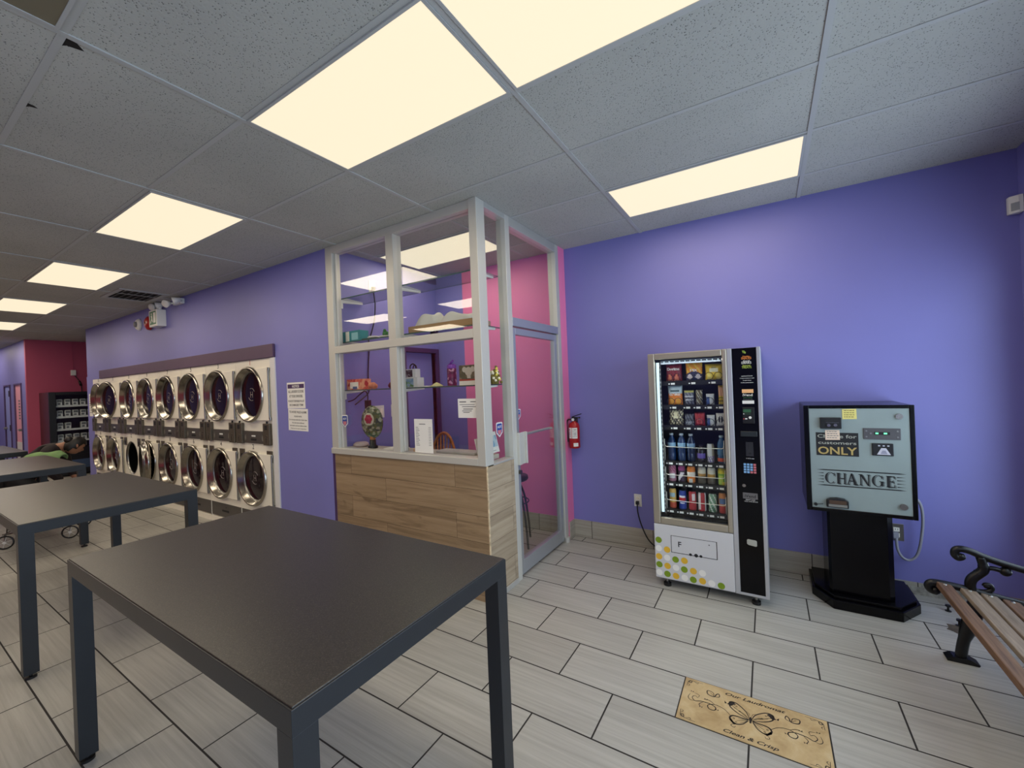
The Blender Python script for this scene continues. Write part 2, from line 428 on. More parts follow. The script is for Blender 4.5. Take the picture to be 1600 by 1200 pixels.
# dryer wall
DX = [-4.926-0.762*k for k in range(8)]; DL = DX[-1]-0.381
w = MB()
w.box(-11.0, -3.53, YD+0.01, YD+0.11, 1.972, H)
w.box(-4.45, -3.53, YD+0.01, YD+0.11, 0, 1.972); w.box(-11.0, DL, YD+0.01, YD+0.11, 0, 1.972)
w.box(-4.45, -3.53, YD, YD+0.01, 0, 2.035); w.box(-11.0, DL, YD, YD+0.01, 0, 2.035); w.box(DL, -10.18, YD, YD+0.01, 1.972, 2.035)
w.box(-11.0, -10.9, YD+0.11, 4.0, 0, H)
struct(w.build('wall_left', M['purple']), 'long purple wall that the row of white dryers is set into', 'wall')
sbox('trim_2', M['header'], (-10.18, -4.462, 2.398, YD+0.005, 1.972, 2.115), 'plum coloured board running above the dryers', 'trim', 0.004)
sbox('trim_3', M['white_en'], (-4.543, -4.452, YD-0.012, YD+0.05, 0, 1.969), 'white filler strip at the right end of the dryers', 'trim')
sbox('trim_4', M['purple_dark'], (-3.53, -3.492, YD+0.001, YD+0.11, 0, 0.995), 'dark purple strip beside the wood panelled counter front', 'trim')
# far end
w = MB(); w.box(-13.5, -13.4, 2.03, 4.1, 0, H); struct(w.build('wall_far', M['pink_dark']), 'dark pink wall at the far end behind the black dispenser', 'wall')
sbox('wall_alcove', M['purple'], (-13.4, -11.0, 4.0, 4.1, 0, H), 'purple wall of the alcove past the dryers', 'wall')
w = MB(); A0, A1, B0, B1, DH = -14.58, -13.86, -15.72, -15.02, 2.03
w.box(A1, -13.5, 2.03, 2.13, 0, H); w.box(A0, A1, 2.03, 2.13, DH, H); w.box(B1, A0, 2.03, 2.13, 0, H); w.box(B0, B1, 2.03, 2.13, DH, H); w.box(XEND, B0, 2.03, 2.13, 0, H)
struct(w.build('wall_corridor', M['purple']), 'purple wall with two doors in the far corner', 'wall')
for nm, a, b, m, lab in (('door_2', A0, A1, mat('pink_door_paint', C(236, 168, 186), 0.5), 'pale pink door in the far corner beside the dark pink wall'),
                         ('door_3', B0, B1, mat('blue_door_paint', C(150, 160, 226), 0.5), 'pale blue door furthest away in the far corner')):
    o = ((a+b)/2, 2.06, 0)
    d = struct(MB().box(a+0.04, b-0.04, 2.035, 2.075, 0.0, DH-0.035).build(nm, m, org=o), lab, 'door')
    f = MB(); f.box(a, a+0.04, 2.012, 2.10, 0, DH-0.035); f.box(b-0.04, b, 2.012, 2.10, 0, DH-0.035); f.box(a, b, 2.012, 2.10, DH-0.035, DH)
    f.build('door_frame', M['purple_dark'], d, org=o)
    k = MB(); k.cyl((a+0.11 if nm == 'door_3' else b-0.11, 2.035, 1.0), (a+0.11 if nm == 'door_3' else b-0.11, 1.98, 1.0), 0.028)
    k.cyl((a+0.11 if nm == 'door_3' else b-0.11, 1.985, 1.0), ((a+0.22) if nm == 'door_3' else b-0.22, 1.985, 1.0), 0.012)
    k.build('door_handle', M['steel'], d, org=o)
    if nm == 'door_2':
        MB().box(a+0.05, b-0.05, 2.028, 2.036, 0.05, 0.72).build('kick_plate', M['white'], d, org=o)
        s = MB()
        for i in range(7): s.box(-14.26, -14.12, 2.032, 2.036, 1.62-0.065*i, 1.66-0.065*i)
        s.build('sign_lettering', M['inkgrey'], d, org=o)
    if nm == 'door_3':
        for z in (0.95, 1.75): MB().box(b-0.06, b-0.03, 2.0, 2.04, z, z+0.14).build('hinge', M['black'], d, org=o)
sbox('wall_end', M['purple'], (XEND-0.1, XEND, YN, 2.13, 0, H), 'purple end wall at the far left', 'wall')
sbox('wall_near', M['pink_dark'], (XEND, -3.2, YN-0.1, YN, 0, H), 'dark pink wall opposite the dryers', 'wall')
sbox('wall_near_front', M['purple'], (-3.2, XF+0.1, YN-0.1, YN, 0, H), 'purple wall opposite the vending machine', 'wall')
# storefront
w = MB(); OY = [(-3.45, -2.05), (-1.95, -0.55), (-0.45, 0.45), (0.55, 1.95), (2.05, 3.68)]
w.box(XF, XF+0.12, YN, YW, 2.30, H); w.box(XF, XF+0.12, 3.68, YW, 0, 2.30); w.box(XF, XF+0.12, YN, -3.45, 0, 2.30)
for (a, b), (c, e) in zip(OY, OY[1:]): w.box(XF, XF+0.12, b, c, 0, 2.30)
for i, (a, b) in enumerate(OY):
    if i != 2: w.box(XF, XF+0.12, a, b, 0, 0.35)
struct(w.build('wall_front', M['purple']), 'purple storefront wall at the right edge', 'wall')
for i, (a, b) in enumerate(OY):
    z0 = 0.0 if i == 2 else 0.35; o = (XF+0.05, (a+b)/2, z0); f = MB()
    f.box(XF+0.02, XF+0.08, a, a+0.05, z0, 2.30); f.box(XF+0.02, XF+0.08, b-0.05, b, z0, 2.30)
    f.box(XF+0.02, XF+0.08, a+0.05, b-0.05, z0, z0+0.05); f.box(XF+0.02, XF+0.08, a+0.05, b-0.05, 2.25, 2.30)
    o_ = struct(f.build('door_4' if i == 2 else 'window_%d' % (i+1 if i < 2 else i), M['alu'], org=o), 'aluminium framed storefront glazing', 'door' if i == 2 else 'window')
    MB().box(XF+0.045, XF+0.052, a+0.05, b-0.05, z0+0.05, 2.25).build('pane', M['glass'], o_, org=o)
# tile baseboards
b = MB(); b.box(XB, 0.40, YW-0.014, YW, 0, 0.172); b.box(0.40, XF, YW-0.014, YW, 0, 0.082)
struct(b.build('baseboard_back', M['base']), 'grey tile baseboard along the vending wall', 'baseboard')
b = MB(); b.box(-3.5, -1.817, YW-0.014, YW, 0, 0.172); struct(b.build('baseboard_booth', M['base']), 'grey tile baseboard inside the booth', 'baseboard')
b = MB(); b.box(XB, XB+0.012, 3.79, YW-0.014, 0, 0.172); struct(b.build('baseboard_stub', M['base']), 'short tile baseboard on the pink wall return', 'baseboard')
b = MB(); b.box(0.80, 1.36, YW-0.0155, YW-0.014, 0.0, 0.055); b.box(0.86, 1.1, YW-0.016, YW-0.0155, 0.03, 0.075)
tag(b.build('mortar_patch', mat('bare_mortar', C(150, 148, 140), 0.9, var=0.35, vscale=30), org=(1.0, YW-0.0155, 0)), 'rough mortar patch where the baseboard tile broke off beside the change machine', 'mortar patch')
st = MB(); rr = random.Random(3); pl = []
for i in range(18):
    a = 2*PI*i/18; r = 0.8+0.35*rr.random(); pl.append((0.95+0.075*r*math.cos(a), 3.49+0.065*r*math.sin(a)))
st.prism(pl, (0, 0, 0.0002), (1, 0, 0), (0, 1, 0), (0, 0, 0.0012))
tag(st.build('floor_stain', mat('rust_stain', C(82, 72, 60), 0.8, var=0.4, vscale=25), org=(0.95, 3.49, 0)), 'dark worn stain on the floor behind the bench leg', 'stain')
for i, (x, y) in enumerate(((0.945, 3.725), (0.945, 3.54))):
    q = MB(); q.cyl((x, y, 0), (x, y, 0.03), 0.006, 10); q.cyl((x, y, 0.03), (x, y, 0.04), 0.014, 10); q.cyl((x, y, 0), (x, y, 0.004), 0.016, 10)
    tag(q.build('floor_bolt', M['black'], org=(x, y, 0)), ['black bolt sticking out of the floor near the broken baseboard, further from the bench', 'black bolt sticking out of the dark floor stain by the bench leg'][i], 'bolt', 'bolts in the floor')

# ------------------------------------------------------------------ ceiling lights
def light(cx, cy, label, wx=1.206, wy=0.61, on=True):
    t = thing('ceiling_light', label, 'ceiling light', (cx, cy, H), group='lit ceiling panels')
    f = MB(); a, b = wx/2-0.014, wy/2-0.013; c, d_ = a-0.014, b-0.012
    for x0, x1, y0, y1 in ((-a, a, -b, -d_), (-a, a, d_, b), (-a, -c, -d_, d_), (c, a, -d_, d_)): f.box(x0, x1, y0, y1, -0.010, -0.0005)
    f.build('frame', M['tbar'], t)
    MB().box(-c, c, -d_, d_, -0.007, -0.0008).build('diffuser', M['lens'] if on else M['lens_off'], t)
    if not on: return t
    L = bpy.data.lights.new('tube_light', 'AREA'); L.shape = 'RECTANGLE'; L.size = 2*c; L.size_y = 2*d_; L.energy = LAMP_W*(1.35 if cx < -3.0 and cy < 2.5 else 1.0); L.color = (1.0, 0.86, 0.66)
    lo = bpy.data.objects.new('tube_light', L); COL.objects.link(lo); lo.parent = t; lo.location = (0, 0, -0.012)
    return t
LAMP_W = 10.0
M['lens_off'] = mat('unlit_diffuser', C(118, 110, 90), 0.5)
def cell(i, j): return (GX0+GP*(i+0.5), GY0+GQ*(j+0.5))
for (i, j), lab in {(0, 0): 'lit ceiling panel at the top edge, nearest the camera', (-2+1, 0): 'largest fully visible lit ceiling panel, in front of the glass booth',
                    (-3, 0): 'lit ceiling panel above the second table, second in the left row', (-5, 0): 'lit ceiling panel above the dryers, third in the left row',
                    (-7, 0): 'lit ceiling panel beside the air vent, fourth in the left row', (-9, 0): 'lit ceiling panel at the left edge, fifth in the left row',
                    (-11, 0): 'furthest lit ceiling panel, near the far corner',
                    (0, 3): 'lit ceiling panel by the purple wall above the vending machine', (-2, 3): 'lit ceiling panel inside the glass booth'}.items():
    light(*cell(i, j), lab)
light(*cell(-1, -2), 'unlit brownish ceiling panel in the top left corner', on=False)
for i in (-3, -5, -7, -9, -11, 1): light(*cell(i, -3), 'lit ceiling panel out of frame on the side opposite the dryers')
light(*cell(-13, 0), 'added lit ceiling panel out of frame, brightening the two doors in the far corner')  # extra unseen panel, added to brighten the corridor wall and its doors
for i in (-1, -5, -9): light(*cell(i, -6), 'lit ceiling panel out of frame on the side opposite the dryers')

# ------------------------------------------------------------------ air vent
t = thing('air_vent', 'grey slotted air vent in the ceiling near the exit sign', 'air vent', (-7.03, 2.03, H))
f = MB(); f.box(-0.36, 0.36, -0.25, -0.20, -0.012, 0); f.box(-0.36, 0.36, 0.20, 0.25, -0.012, 0); f.box(-0.36, -0.31, -0.20, 0.20, -0.012, 0); f.box(0.31, 0.36, -0.20, 0.20, -0.012, 0)
f.build('frame', M['tbar'], t, bev=0.002)
MB().box(-0.31, 0.31, -0.20, 0.20, -0.002, -0.0005).build('backing', M['dark'], t)
for i in range(6):
    q = MB(); q.M = Matrix.Translation((0, -0.165+0.066*i, -0.008)) @ Matrix.Rotation(math.radians(35), 4, 'X'); q.box(-0.31, 0.31, -0.02, 0.02, -0.0012, 0.0012)
    q.build('slat', M['tbar'], t)

# broken ceiling tile corners
q = MB()
for (x, y, s_) in ((-2.178, 0.442, 1.0), (-2.80, 0.455, 0.55)):
    q = MB(); q.prism([(0, 0), (-0.09*s_, 0.004), (-0.05*s_, 0.03*s_), (-0.035*s_, 0.075*s_), (-0.006, 0.05*s_)], (x, y, H-0.0012), (1, 0, 0), (0, 1, 0), (0, 0, 0.0008))
    tag(q.build('broken_tile_corner', M['dark'], org=(x, y, H)), 'dark broken corner of a ceiling tile in the top left, %s' % ('beside the unlit panel' if s_ == 1.0 else 'the smaller one'), 'ceiling damage')
# ================================================================== BOOTH
Yb = YD; Yi = Yb+0.09
bo = (-2.63, 2.47, 0)
bt = thing('booth_partition', 'glass booth partition with aluminium framing over wood board panels', 'booth', bo)
def bpart(nm, m, *boxes, bev=0.003):
    q = MB()
    for b in boxes: q.box(*b)
    return q.build(nm, m, bt, org=bo, bev=bev)
PX0, PX1 = -3.528, XB
bpart('corner_post', M['alu_light'], (-1.808, PX1, Yb-0.012, Yi, 0.995, H-0.001))
bpart('left_post', M['alu_light'], (PX0, -3.432, Yb, Yi, 0.995, H-0.001), (-3.432, -3.412, Yb+0.03, Yi-0.02, 1.045, 2.875))
bpart('mullion', M['alu_light'], (-2.702, -2.612, Yb, Yi, 1.045, 1.932), (-2.702, -2.612, Yb, Yi, 1.998, 2.875), (-2.612, -2.592, Yb+0.03, Yi-0.02, 1.06, 1.92))
bpart('sill', M['alu_light'], (-3.53, -1.808, Yb-0.012, Yi, 0.995, 1.047))
bpart('middle_rail', M['alu_light'], (-3.432, -1.808, Yb-0.006, Yi, 1.932, 1.998))
bpart('top_rail', M['alu_light'], (-3.432, -1.808, Yb, Yi, 2.875, H-0.001))
bpart('side_top_rail', M['alu'], (XB-0.085, XB, Yi, 2.79, 2.90, H-0.001))
bpart('side_post', M['alu_light'], (XB-0.085, XB, 2.79, 2.855, 0.0, H-0.001))
bpart('transom_bar', M['alu_cool'], (XB-0.085, XB+0.002, 2.855, 3.705, 2.055, 2.125))
bpart('door_head_rail', M['alu'], (XB-0.085, XB, 2.855, 3.705, 2.865, H-0.001))
bpart('hinge_post', M['alu_light'], (XB-0.085, XB, 3.705, 3.775, 0.0, H-0.001))
bpart('side_sill', M['alu'], (XB-0.085, XB, Yi, 2.79, 0.985, 1.0))
for a, b, z0, z1 in ((-3.412, -2.702, 1.047, 1.932), (-2.592, -1.808, 1.047, 1.932), (-3.412, -2.702, 1.998, 2.875), (-2.612, -1.808, 1.998, 2.875)):
    bpart('pane', M['glass'], (a, b, Yb+0.045, Yb+0.051, z0, z1), bev=0)
bpart('side_pane', M['glass'], (XB-0.045, XB-0.039, Yi, 2.79, 1.0, 2.90), bev=0)
bpart('transom_pane', M['glass'], (XB-0.045, XB-0.039, 2.855, 3.705, 2.125, 2.865), bev=0)
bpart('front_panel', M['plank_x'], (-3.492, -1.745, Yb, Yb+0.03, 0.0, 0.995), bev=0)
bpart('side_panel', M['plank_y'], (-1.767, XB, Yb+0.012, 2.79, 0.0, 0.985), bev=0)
q = MB(); q.box(-1.745, -1.7375, Yb-0.001, Yb+0.012, 0.0, 0.995)
q.build('corner_strip', mat('raw_board_edge', C(206, 184, 150), 0.7, var=0.3, vscale=40), bt, org=bo)
bpart('foot_plate', M['alu'], (XB-0.02, XB+0.006, 2.60, 2.79, 0.0, 0.04))
# glass door
do = (XB-0.04, 3.28, 0)
d = struct(MB().box(XB-0.06, XB-0.015, 2.862, 2.915, 0.02, 2.045).box(XB-0.06, XB-0.015, 3.645, 3.70, 0.02, 2.045)
           .box(XB-0.06, XB-0.015, 2.915, 3.645, 0.02, 0.135).box(XB-0.06, XB-0.015, 2.915, 3.645, 1.99, 2.045).build('door_5', M['alu_cool'], org=do, bev=0.003),
           'aluminium framed glass door of the booth', 'door')
MB().box(XB-0.041, XB-0.035, 2.915, 3.645, 0.135, 1.99).build('pane', M['glass'], d, org=do)
q = MB(); q.tube([(XB-0.075, 2.93, 1.137), (XB-0.095, 2.96, 1.137), (XB-0.095, 3.60, 1.137), (XB-0.075, 3.635, 1.137)], 0.012)
q.build('push_bar', M['alu'], d, org=do)
q = MB(); q.box(XB-0.015, XB+0.025, 2.845, 2.885, 0.925, 1.185); q.box(XB+0.008, XB+0.018, 2.885, 2.965, 0.925, 1.185); q.box(XB+0.018, XB+0.032, 2.945, 2.965, 0.925, 1.185)
q.build('pull_handle', M['alu_light'], d, org=do, bev=0.003)
MB().cyl((XB-0.015, 2.888, 0.86), (XB+0.006, 2.888, 0.86), 0.018).build('lock_cylinder', M['chrome'], d, org=do)
MB().cyl((XB+0.005, 3.72, 0.0), (XB+0.005, 3.72, 0.05), 0.026).build('bottom_pivot', M['alu_light'], d, org=do, bev=0.004)
q = MB(); q.box(XB-0.10, XB-0.0855, 2.83, 2.85, 2.13, 2.24); q.build('latch_bolt', M['black'], d, org=do, bev=0.004)
# small shield stickers
def shield(name, o, right, label, s=1.0):
    R = Vector(right); U = Vector((0, 0, 1)); Nn = R.cross(U); O = Vector(o)
    def poly(k, dz): return [(-.043*k, .05*k+dz), (-.03*k, .056*k+dz), (.03*k, .056*k+dz), (.043*k, .05*k+dz), (.043*k, -.025*k+dz), (0, -.06*k+dz), (-.043*k, -.025*k+dz)]
    q = MB(); q.prism([(a*s, b*s) for a, b in poly(1, 0)], O, R, U, Nn*0.0006, 0)
    st_ = tag(q.build(name, M['white'], org=o), label, 'sticker', 'security stickers'); q = MB()
    q.prism([(a*s, b*s) for a, b in poly(0.82, 0)], O+Nn*0.0006, R, U, Nn*0.0004, 1)
    q.text('ADT', O+Nn*0.0012+U*0.012*s, 0.018*s, R, U, 0, bold=0.02)
    q.prism([(-.026*s, -.004*s), (.026*s, -.004*s), (.02*s, -.03*s), (0, -.042*s), (-.02*s, -.03*s)], O+Nn*0.001, R, U, Nn*0.0003, 2)
    q.build('shield_print', [M['white'], mat('sticker_blue', C(40, 70, 150), 0.4), mat('sticker_rose', C(196, 120, 130), 0.4)], st_, org=o); return st_
shield('security_sticker', (-3.365, Yb+0.027, 1.30), (1, 0, 0), 'blue shield sticker on the left post of the booth')
shield('security_sticker', (XB-0.0375, 2.655, 1.235), (0, 1, 0), 'blue shield sticker on the narrow side pane above the wood boards', 1.0)
shield('security_sticker', (XB-0.0335, 2.945, 1.33), (0, 1, 0), 'blue shield sticker on the glass door above the pull handle', 0.75)

# ---- counter and glass shelves inside
co = (-2.63, 2.61, 1.0)
ct = tag(MB().box(-3.49, -1.83, Yi+0.003, 2.72, 1.0, 1.035).build('counter_top', mat('counter_laminate', C(190, 180, 164), 0.45), org=co, bev=0.003), 'pale counter top behind the booth window', 'counter')
for x in (-3.46, -1.9): MB().box(x, x+0.03, 2.54, 2.70, 0, 1.0).build('counter_support', M['white'], ct, org=co)
def shelf(z, x0, x1, label):
    o = ((x0+x1)/2, 2.66, z); t = MB().box(x0, x1, Yi+0.004, 2.80, z-0.008, z).build('glass_shelf', M['shelf_glass'], org=o)
    tag(t, label, 'shelf', 'glass shelves in the booth')
    e = MB().box(x0, x1, 2.80, 2.803, z-0.009, z+0.001).box(x0, x1, Yi+0.002, Yi+0.004, z-0.009, z+0.001); e.build('edge', mat('shelf_edge', C(60, 96, 92), 0.2), t, org=o)
    for bx in (x0+0.03, -2.66, x1-0.03):
        b = MB(); b.prism([(0, -0.009), (0.26, -0.009), (0.26, -0.02), (0.03, -0.035), (0.03, -0.09), (0, -0.09)], (bx-0.008, Yi+0.002, z), (0, 1, 0), (0, 0, 1), (0.016, 0, 0))
        b.build('bracket', M['white'], t, org=o)
    return t
S1, S2, S3 = 1.587, 2.045, 2.462
shelf(S3, -3.49, -1.83, 'top glass shelf in the booth holding nothing')
shelf(S2, -3.49, -1.83, 'middle glass shelf in the booth holding folded linens')
shelf(S1, -3.49, -1.83, 'lower glass shelf in the booth holding small boxes and a bottle')
def box_thing(name, label, cat, x0, x1, y0, y1, z0, z1, m, rz=0.0, bev=0.002, group=None, extra=None):
    o = ((x0+x1)/2, (y0+y1)/2, z0); a, b, h = (x1-x0)/2, (y1-y0)/2, z1-z0
    t = MB().box(-a, a, -b, b, 0, h).build(name, m, loc=o, bev=bev); t.rotation_euler.z = rz
    tag(t, label, cat, group)
    if extra: extra(t, a, b, h)
    return t
# middle shelf
def ex(t, a, b, h):
    q = MB(); q.box(-a*0.55, -a*0.15, -b-0.0008, -b, 0.004, h-0.004); q.build('label_panel', M['cream'], t)
    q = MB(); q.box(a*0.1, a*0.8, -b-0.0008, -b, 0.012, h-0.02); q.build('picture_panel', mat('pale_aqua_print', C(150, 206, 214), 0.5), t)
box_thing('glove_box', 'teal cardboard box at the left end of the middle glass shelf', 'box', -3.475, -3.21, 2.53, 2.63, S2+0.0005, S2+0.10, mat('teal_card', C(40, 140, 150), 0.5), 0.0, extra=ex)
t = thing('note_holder', 'white lidded dish on a black tray on the middle glass shelf', 'tray', (-3.10, 2.60, S2+0.0005))
MB().box(-0.10, 0.10, -0.06, 0.06, 0, 0.014).build('tray', M['black'], t, bev=0.004)
MB().lathe([(0, 0.014), (0.055, 0.014), (0.058, 0.024), (0.045, 0.032), (0, 0.034)], n=24).build('lid', M['white'], t)
t = thing('cactus_figurine', 'small green cactus figurine in a white dish on the middle glass shelf', 'figurine', (-2.90, 2.56, S2+0.0005))
MB().lathe([(0, 0), (0.04, 0.002), (0.055, 0.012), (0.052, 0.014), (0.03, 0.008), (0, 0.006)], n=24).build('dish', M['cream'], t)
q = MB(); q.lathe([(0, 0.006), (0.022, 0.006), (0.026, 0.03), (0.02, 0.055), (0, 0.064)], n=14); q.ball((0.024, 0, 0.04), 0.012, 10); q.ball((-0.022, 0.004, 0.048), 0.011, 10); q.ball((0.008, -0.012, 0.062), 0.014, 10)
q.build('plant', mat('leaf_green', C(48, 120, 62), 0.5), t)
def ex(t, a, b, h):
    q = MB()
    for x0, x1, y0, y1 in ((-a, a, -b, -b+0.004), (-a, a, b-0.004, b), (-a, -a+0.004, -b, b), (a-0.004, a, -b, b)): q.box(x0, x1, y0, y1, h, h+0.045)
    q.build('tray_side', mat('cardboard', C(176, 140, 98), 0.8), t)
box_thing('cardboard_tray', 'shallow brown cardboard tray of linens on the middle glass shelf', 'tray', -2.585, -1.90, 2.535, 2.775, S2+0.0005, S2+0.012, mat('cardboard_floor', C(160, 126, 88), 0.8), extra=ex)
def cloth_pile(name, label, c, sx, sy, z0, h, seed, m, group):
    r = random.Random(seed); NX, NY = 22, 14; q = MB(); vs = []
    ph = [r.random()*6 for _ in range(6)]
    for j in range(NY+1):
        for i in range(NX+1):
            u = i/NX*2-1; v = j/NY*2-1; e = max(0, 1-abs(u)**4)*max(0, 1-abs(v)**4)
            z = h*e**0.5*(0.80+0.09*math.sin(2.2*u+ph[0])+0.07*math.sin(4*v+ph[1]+2*u)+0.03*math.sin(5*u+ph[2]+3*v))
            vs.append((u*sx*(1+0.05*math.sin(4*v+ph[3])), v*sy*(1+0.05*math.sin(5*u+ph[4])), max(z, 0.0)))
    W = NX+1
    fs = [(j*W+i, j*W+i+1, (j+1)*W+i+1, (j+1)*W+i) for j in range(NY) for i in range(NX)]
    q.add(vs, fs, 0, True); q.add([(-sx*.9, -sy*.9, 0), (sx*.9, -sy*.9, 0), (sx*.9, sy*.9, 0), (-sx*.9, sy*.9, 0)], [(3, 2, 1, 0)])
    return tag(q.build(name, m, loc=(c[0], c[1], z0)), label, 'linen', group)
ml = mat('white_linen', C(226, 224, 216), 0.9, bump=0.3, bscale=60)
cloth_pile('folded_linen', 'crumpled white linen at the left of the cardboard tray', (-2.425, 2.65), 0.135, 0.10, S2+0.013, 0.17, 1, ml, 'linens in the cardboard tray')
cloth_pile('folded_linen', 'larger flat heap of white linen at the right of the cardboard tray', (-2.095, 2.65), 0.165, 0.105, S2+0.013, 0.15, 5, ml, 'linens in the cardboard tray')
# lower shelf
def ex(t, a, b, h):
    q = MB(); q.box(-a*0.62, a*0.35, -b-0.0008, -b, 0.012, h*0.72); q.build('label_panel', M['cream'], t)
    q = MB(); q.box(-a*0.3, a*0.2, -b-0.0014, -b-0.0008, 0.004, h*0.3); q.build('logo_panel', mat('denim_print', C(70, 104, 150), 0.5), t)
box_thing('tissue_box', 'orange and red printed carton at the left end of the lower glass shelf', 'box', -3.44, -3.19, 2.54, 2.62, S1+0.0005, S1+0.10, m_spots('orange_carton', [C(216, 104, 84), C(232, 140, 106), C(190, 60, 60), C(236, 168, 130)], 26), extra=ex)
q = MB()
for i in range(7): q.ball((0.03*math.cos(i*2.4)*(0.3+i/8), 0.02*math.sin(i*2.4), 0.026+0.006*(i % 3)), 0.026, 10)
tag(q.build('orange_wrapper', mat('orange_foil', C(226, 140, 104), 0.4), loc=(-3.12, 2.58, S1+0.0005)), 'crumpled orange wrapper beside the printed carton', 'wrapper')
q = MB()
for i in range(6): q.ball((0.028*math.cos(i*1.9), 0.02*math.sin(i*1.9), 0.024+0.008*(i % 2)), 0.024, 10)
tag(q.build('hair_bow', mat('maroon_cloth', C(96, 26, 44), 0.7), loc=(-2.82, 2.56, S1+0.0005)), 'dark red crumpled bow near the mullion on the lower glass shelf', 'bow')
def ex(t, a, b, h):
    q = MB(); q.box(-a, a*0.35, -b-0.0008, -b, 0.004, h-0.006); q.build('picture_panel', m_spots('green_photo', [C(120, 160, 190), C(90, 140, 90), C(150, 180, 200), C(130, 176, 130)], 40), t)
box_thing('photo_box', 'white box with a green landscape photo, beneath another small box', 'box', -2.66, -2.52, 2.55, 2.63, S1+0.0005, S1+0.083, M['white'], extra=ex)
def ex(t, a, b, h):
    q = MB(); q.box(-a, a*0.4, -b-0.0008, -b, 0.006, h-0.006); q.build('picture_panel', m_spots('dark_photo', [C(40, 40, 50), C(90, 90, 104), C(24, 24, 30), C(140, 140, 150)], 60), t)
box_thing('gadget_box', 'small white box with a dark photo stacked on the landscape photo box', 'box', -2.66, -2.55, 2.56, 2.62, S1+0.0842, S1+0.158, M['white'], extra=ex)
q = MB(); q.tube(smooth_pts([(-0.035, 0, 0.004), (-0.03, 0.0, 0.03), (0, 0, 0.045), (0.03, 0, 0.03), (0.036, 0, 0.006)]), 0.006, 8); q.tube(smooth_pts([(-0.02, 0.02, 0.004), (-0.01, 0.02, 0.03), (0.015, 0.02, 0.032), (0.025, 0.02, 0.006)]), 0.005, 8)
tag(q.build('coiled_cable', M['black'], loc=(-2.605, 2.59, S1+0.1586)), 'black coiled cable on top of the small photo boxes', 'cable')
box_thing('card_stack', 'thin white card lying on the lower glass shelf', 'card', -2.47, -2.41, 2.55, 2.60, S1+0.0005, S1+0.010, M['paper'])
q = MB(); q.lathe([(0, 0), (0.05, 0.0), (0.052, 0.006), (0.02, 0.026), (0, 0.034)], n=20)
tag(q.build('yellow_cloth', mat('pale_yellow', C(232, 226, 160), 0.8), loc=(-2.33, 2.58, S1+0.0005)), 'little pale yellow heap on the lower glass shelf beside the bottle', 'cloth')
t = thing('water_bottle', 'purple printed water bottle with spout lid on the lower glass shelf', 'bottle', (-2.165, 2.58, S1+0.0005))
MB().lathe([(0, 0), (0.036, 0), (0.038, 0.006), (0.038, 0.135), (0.035, 0.14), (0, 0.14)], n=24).build('body', m_spots('flower_print', [C(96, 24, 76), C(120, 30, 84), C(84, 20, 70), C(196, 140, 170), C(100, 26, 78)], 46, 0.35), t)
q = MB(); q.lathe([(0.037, 0.14), (0.038, 0.165), (0.024, 0.176), (0, 0.176)], n=24); q.tube([(-0.02, 0, 0.172), (0.0, 0, 0.19), (0.018, 0, 0.205)], 0.009, 10)
q.build('spout_lid', mat('violet_plastic', C(120, 60, 170), 0.35), t)
def ex(t, a, b, h):
    q = MB(); q.box(-a, a, -b-0.0008, -b, 0.0, h*0.22); q.build('title_band', M['cream'], t)
    q = MB(); q.box(-a, a, -b-0.0012, -b, h*0.22, h*0.30); q.build('red_band', mat('brick_red', C(176, 70, 50), 0.5), t)
    q = MB(); q.lathe([(0, -b-0.0011), (0.035, -b-0.0011)], (-0.005, 0, h*0.68), (0, 1, 0), 20); q.lathe([(0, -b-0.0012), (0.022, -b-0.0012)], (-0.045, 0, h*0.78), (0, 1, 0), 16); q.lathe([(0, -b-0.0012), (0.022, -b-0.0012)], (0.036, 0, h*0.78), (0, 1, 0), 16)
    q.box(-0.02, 0.014, -b-0.0012, -b-0.0010, h*0.34, h*0.6)
    q.build('flower_picture', mat('pale_petal', C(206, 200, 184), 0.6), t)
box_thing('puzzle_box', 'box with a pale flower picture standing on the lower glass shelf', 'box', -2.07, -1.87, 2.555, 2.60, S1+0.0005, S1+0.158, m_spots('garden_print', [C(84, 92, 66), C(110, 112, 84), C(70, 80, 60), C(130, 120, 96)], 34), 0.0, extra=ex)
q = MB(); rr = random.Random(9)
for i in range(40):
    z = rr.random()*0.12; r = 0.05*(1-z/0.16); a = rr.random()*6.28; q.ball((r*math.cos(a), r*math.sin(a), z+0.012), 0.011, 8, m=i % 3)
q.lathe([(0, 0), (0.03, 0), (0.035, 0.04), (0.02, 0.1), (0, 0.12)], n=12, m=2)
tag(q.build('flower_ornament', [mat('bloom_yellow', C(222, 210, 90), 0.6), mat('bloom_white', C(236, 228, 200), 0.6), mat('stem_olive', C(110, 100, 40), 0.7)], loc=(-1.775, 2.62, S1-0.008+0.0085)), 'yellow and white flower ornament at the right end of the lower glass shelf', 'ornament')
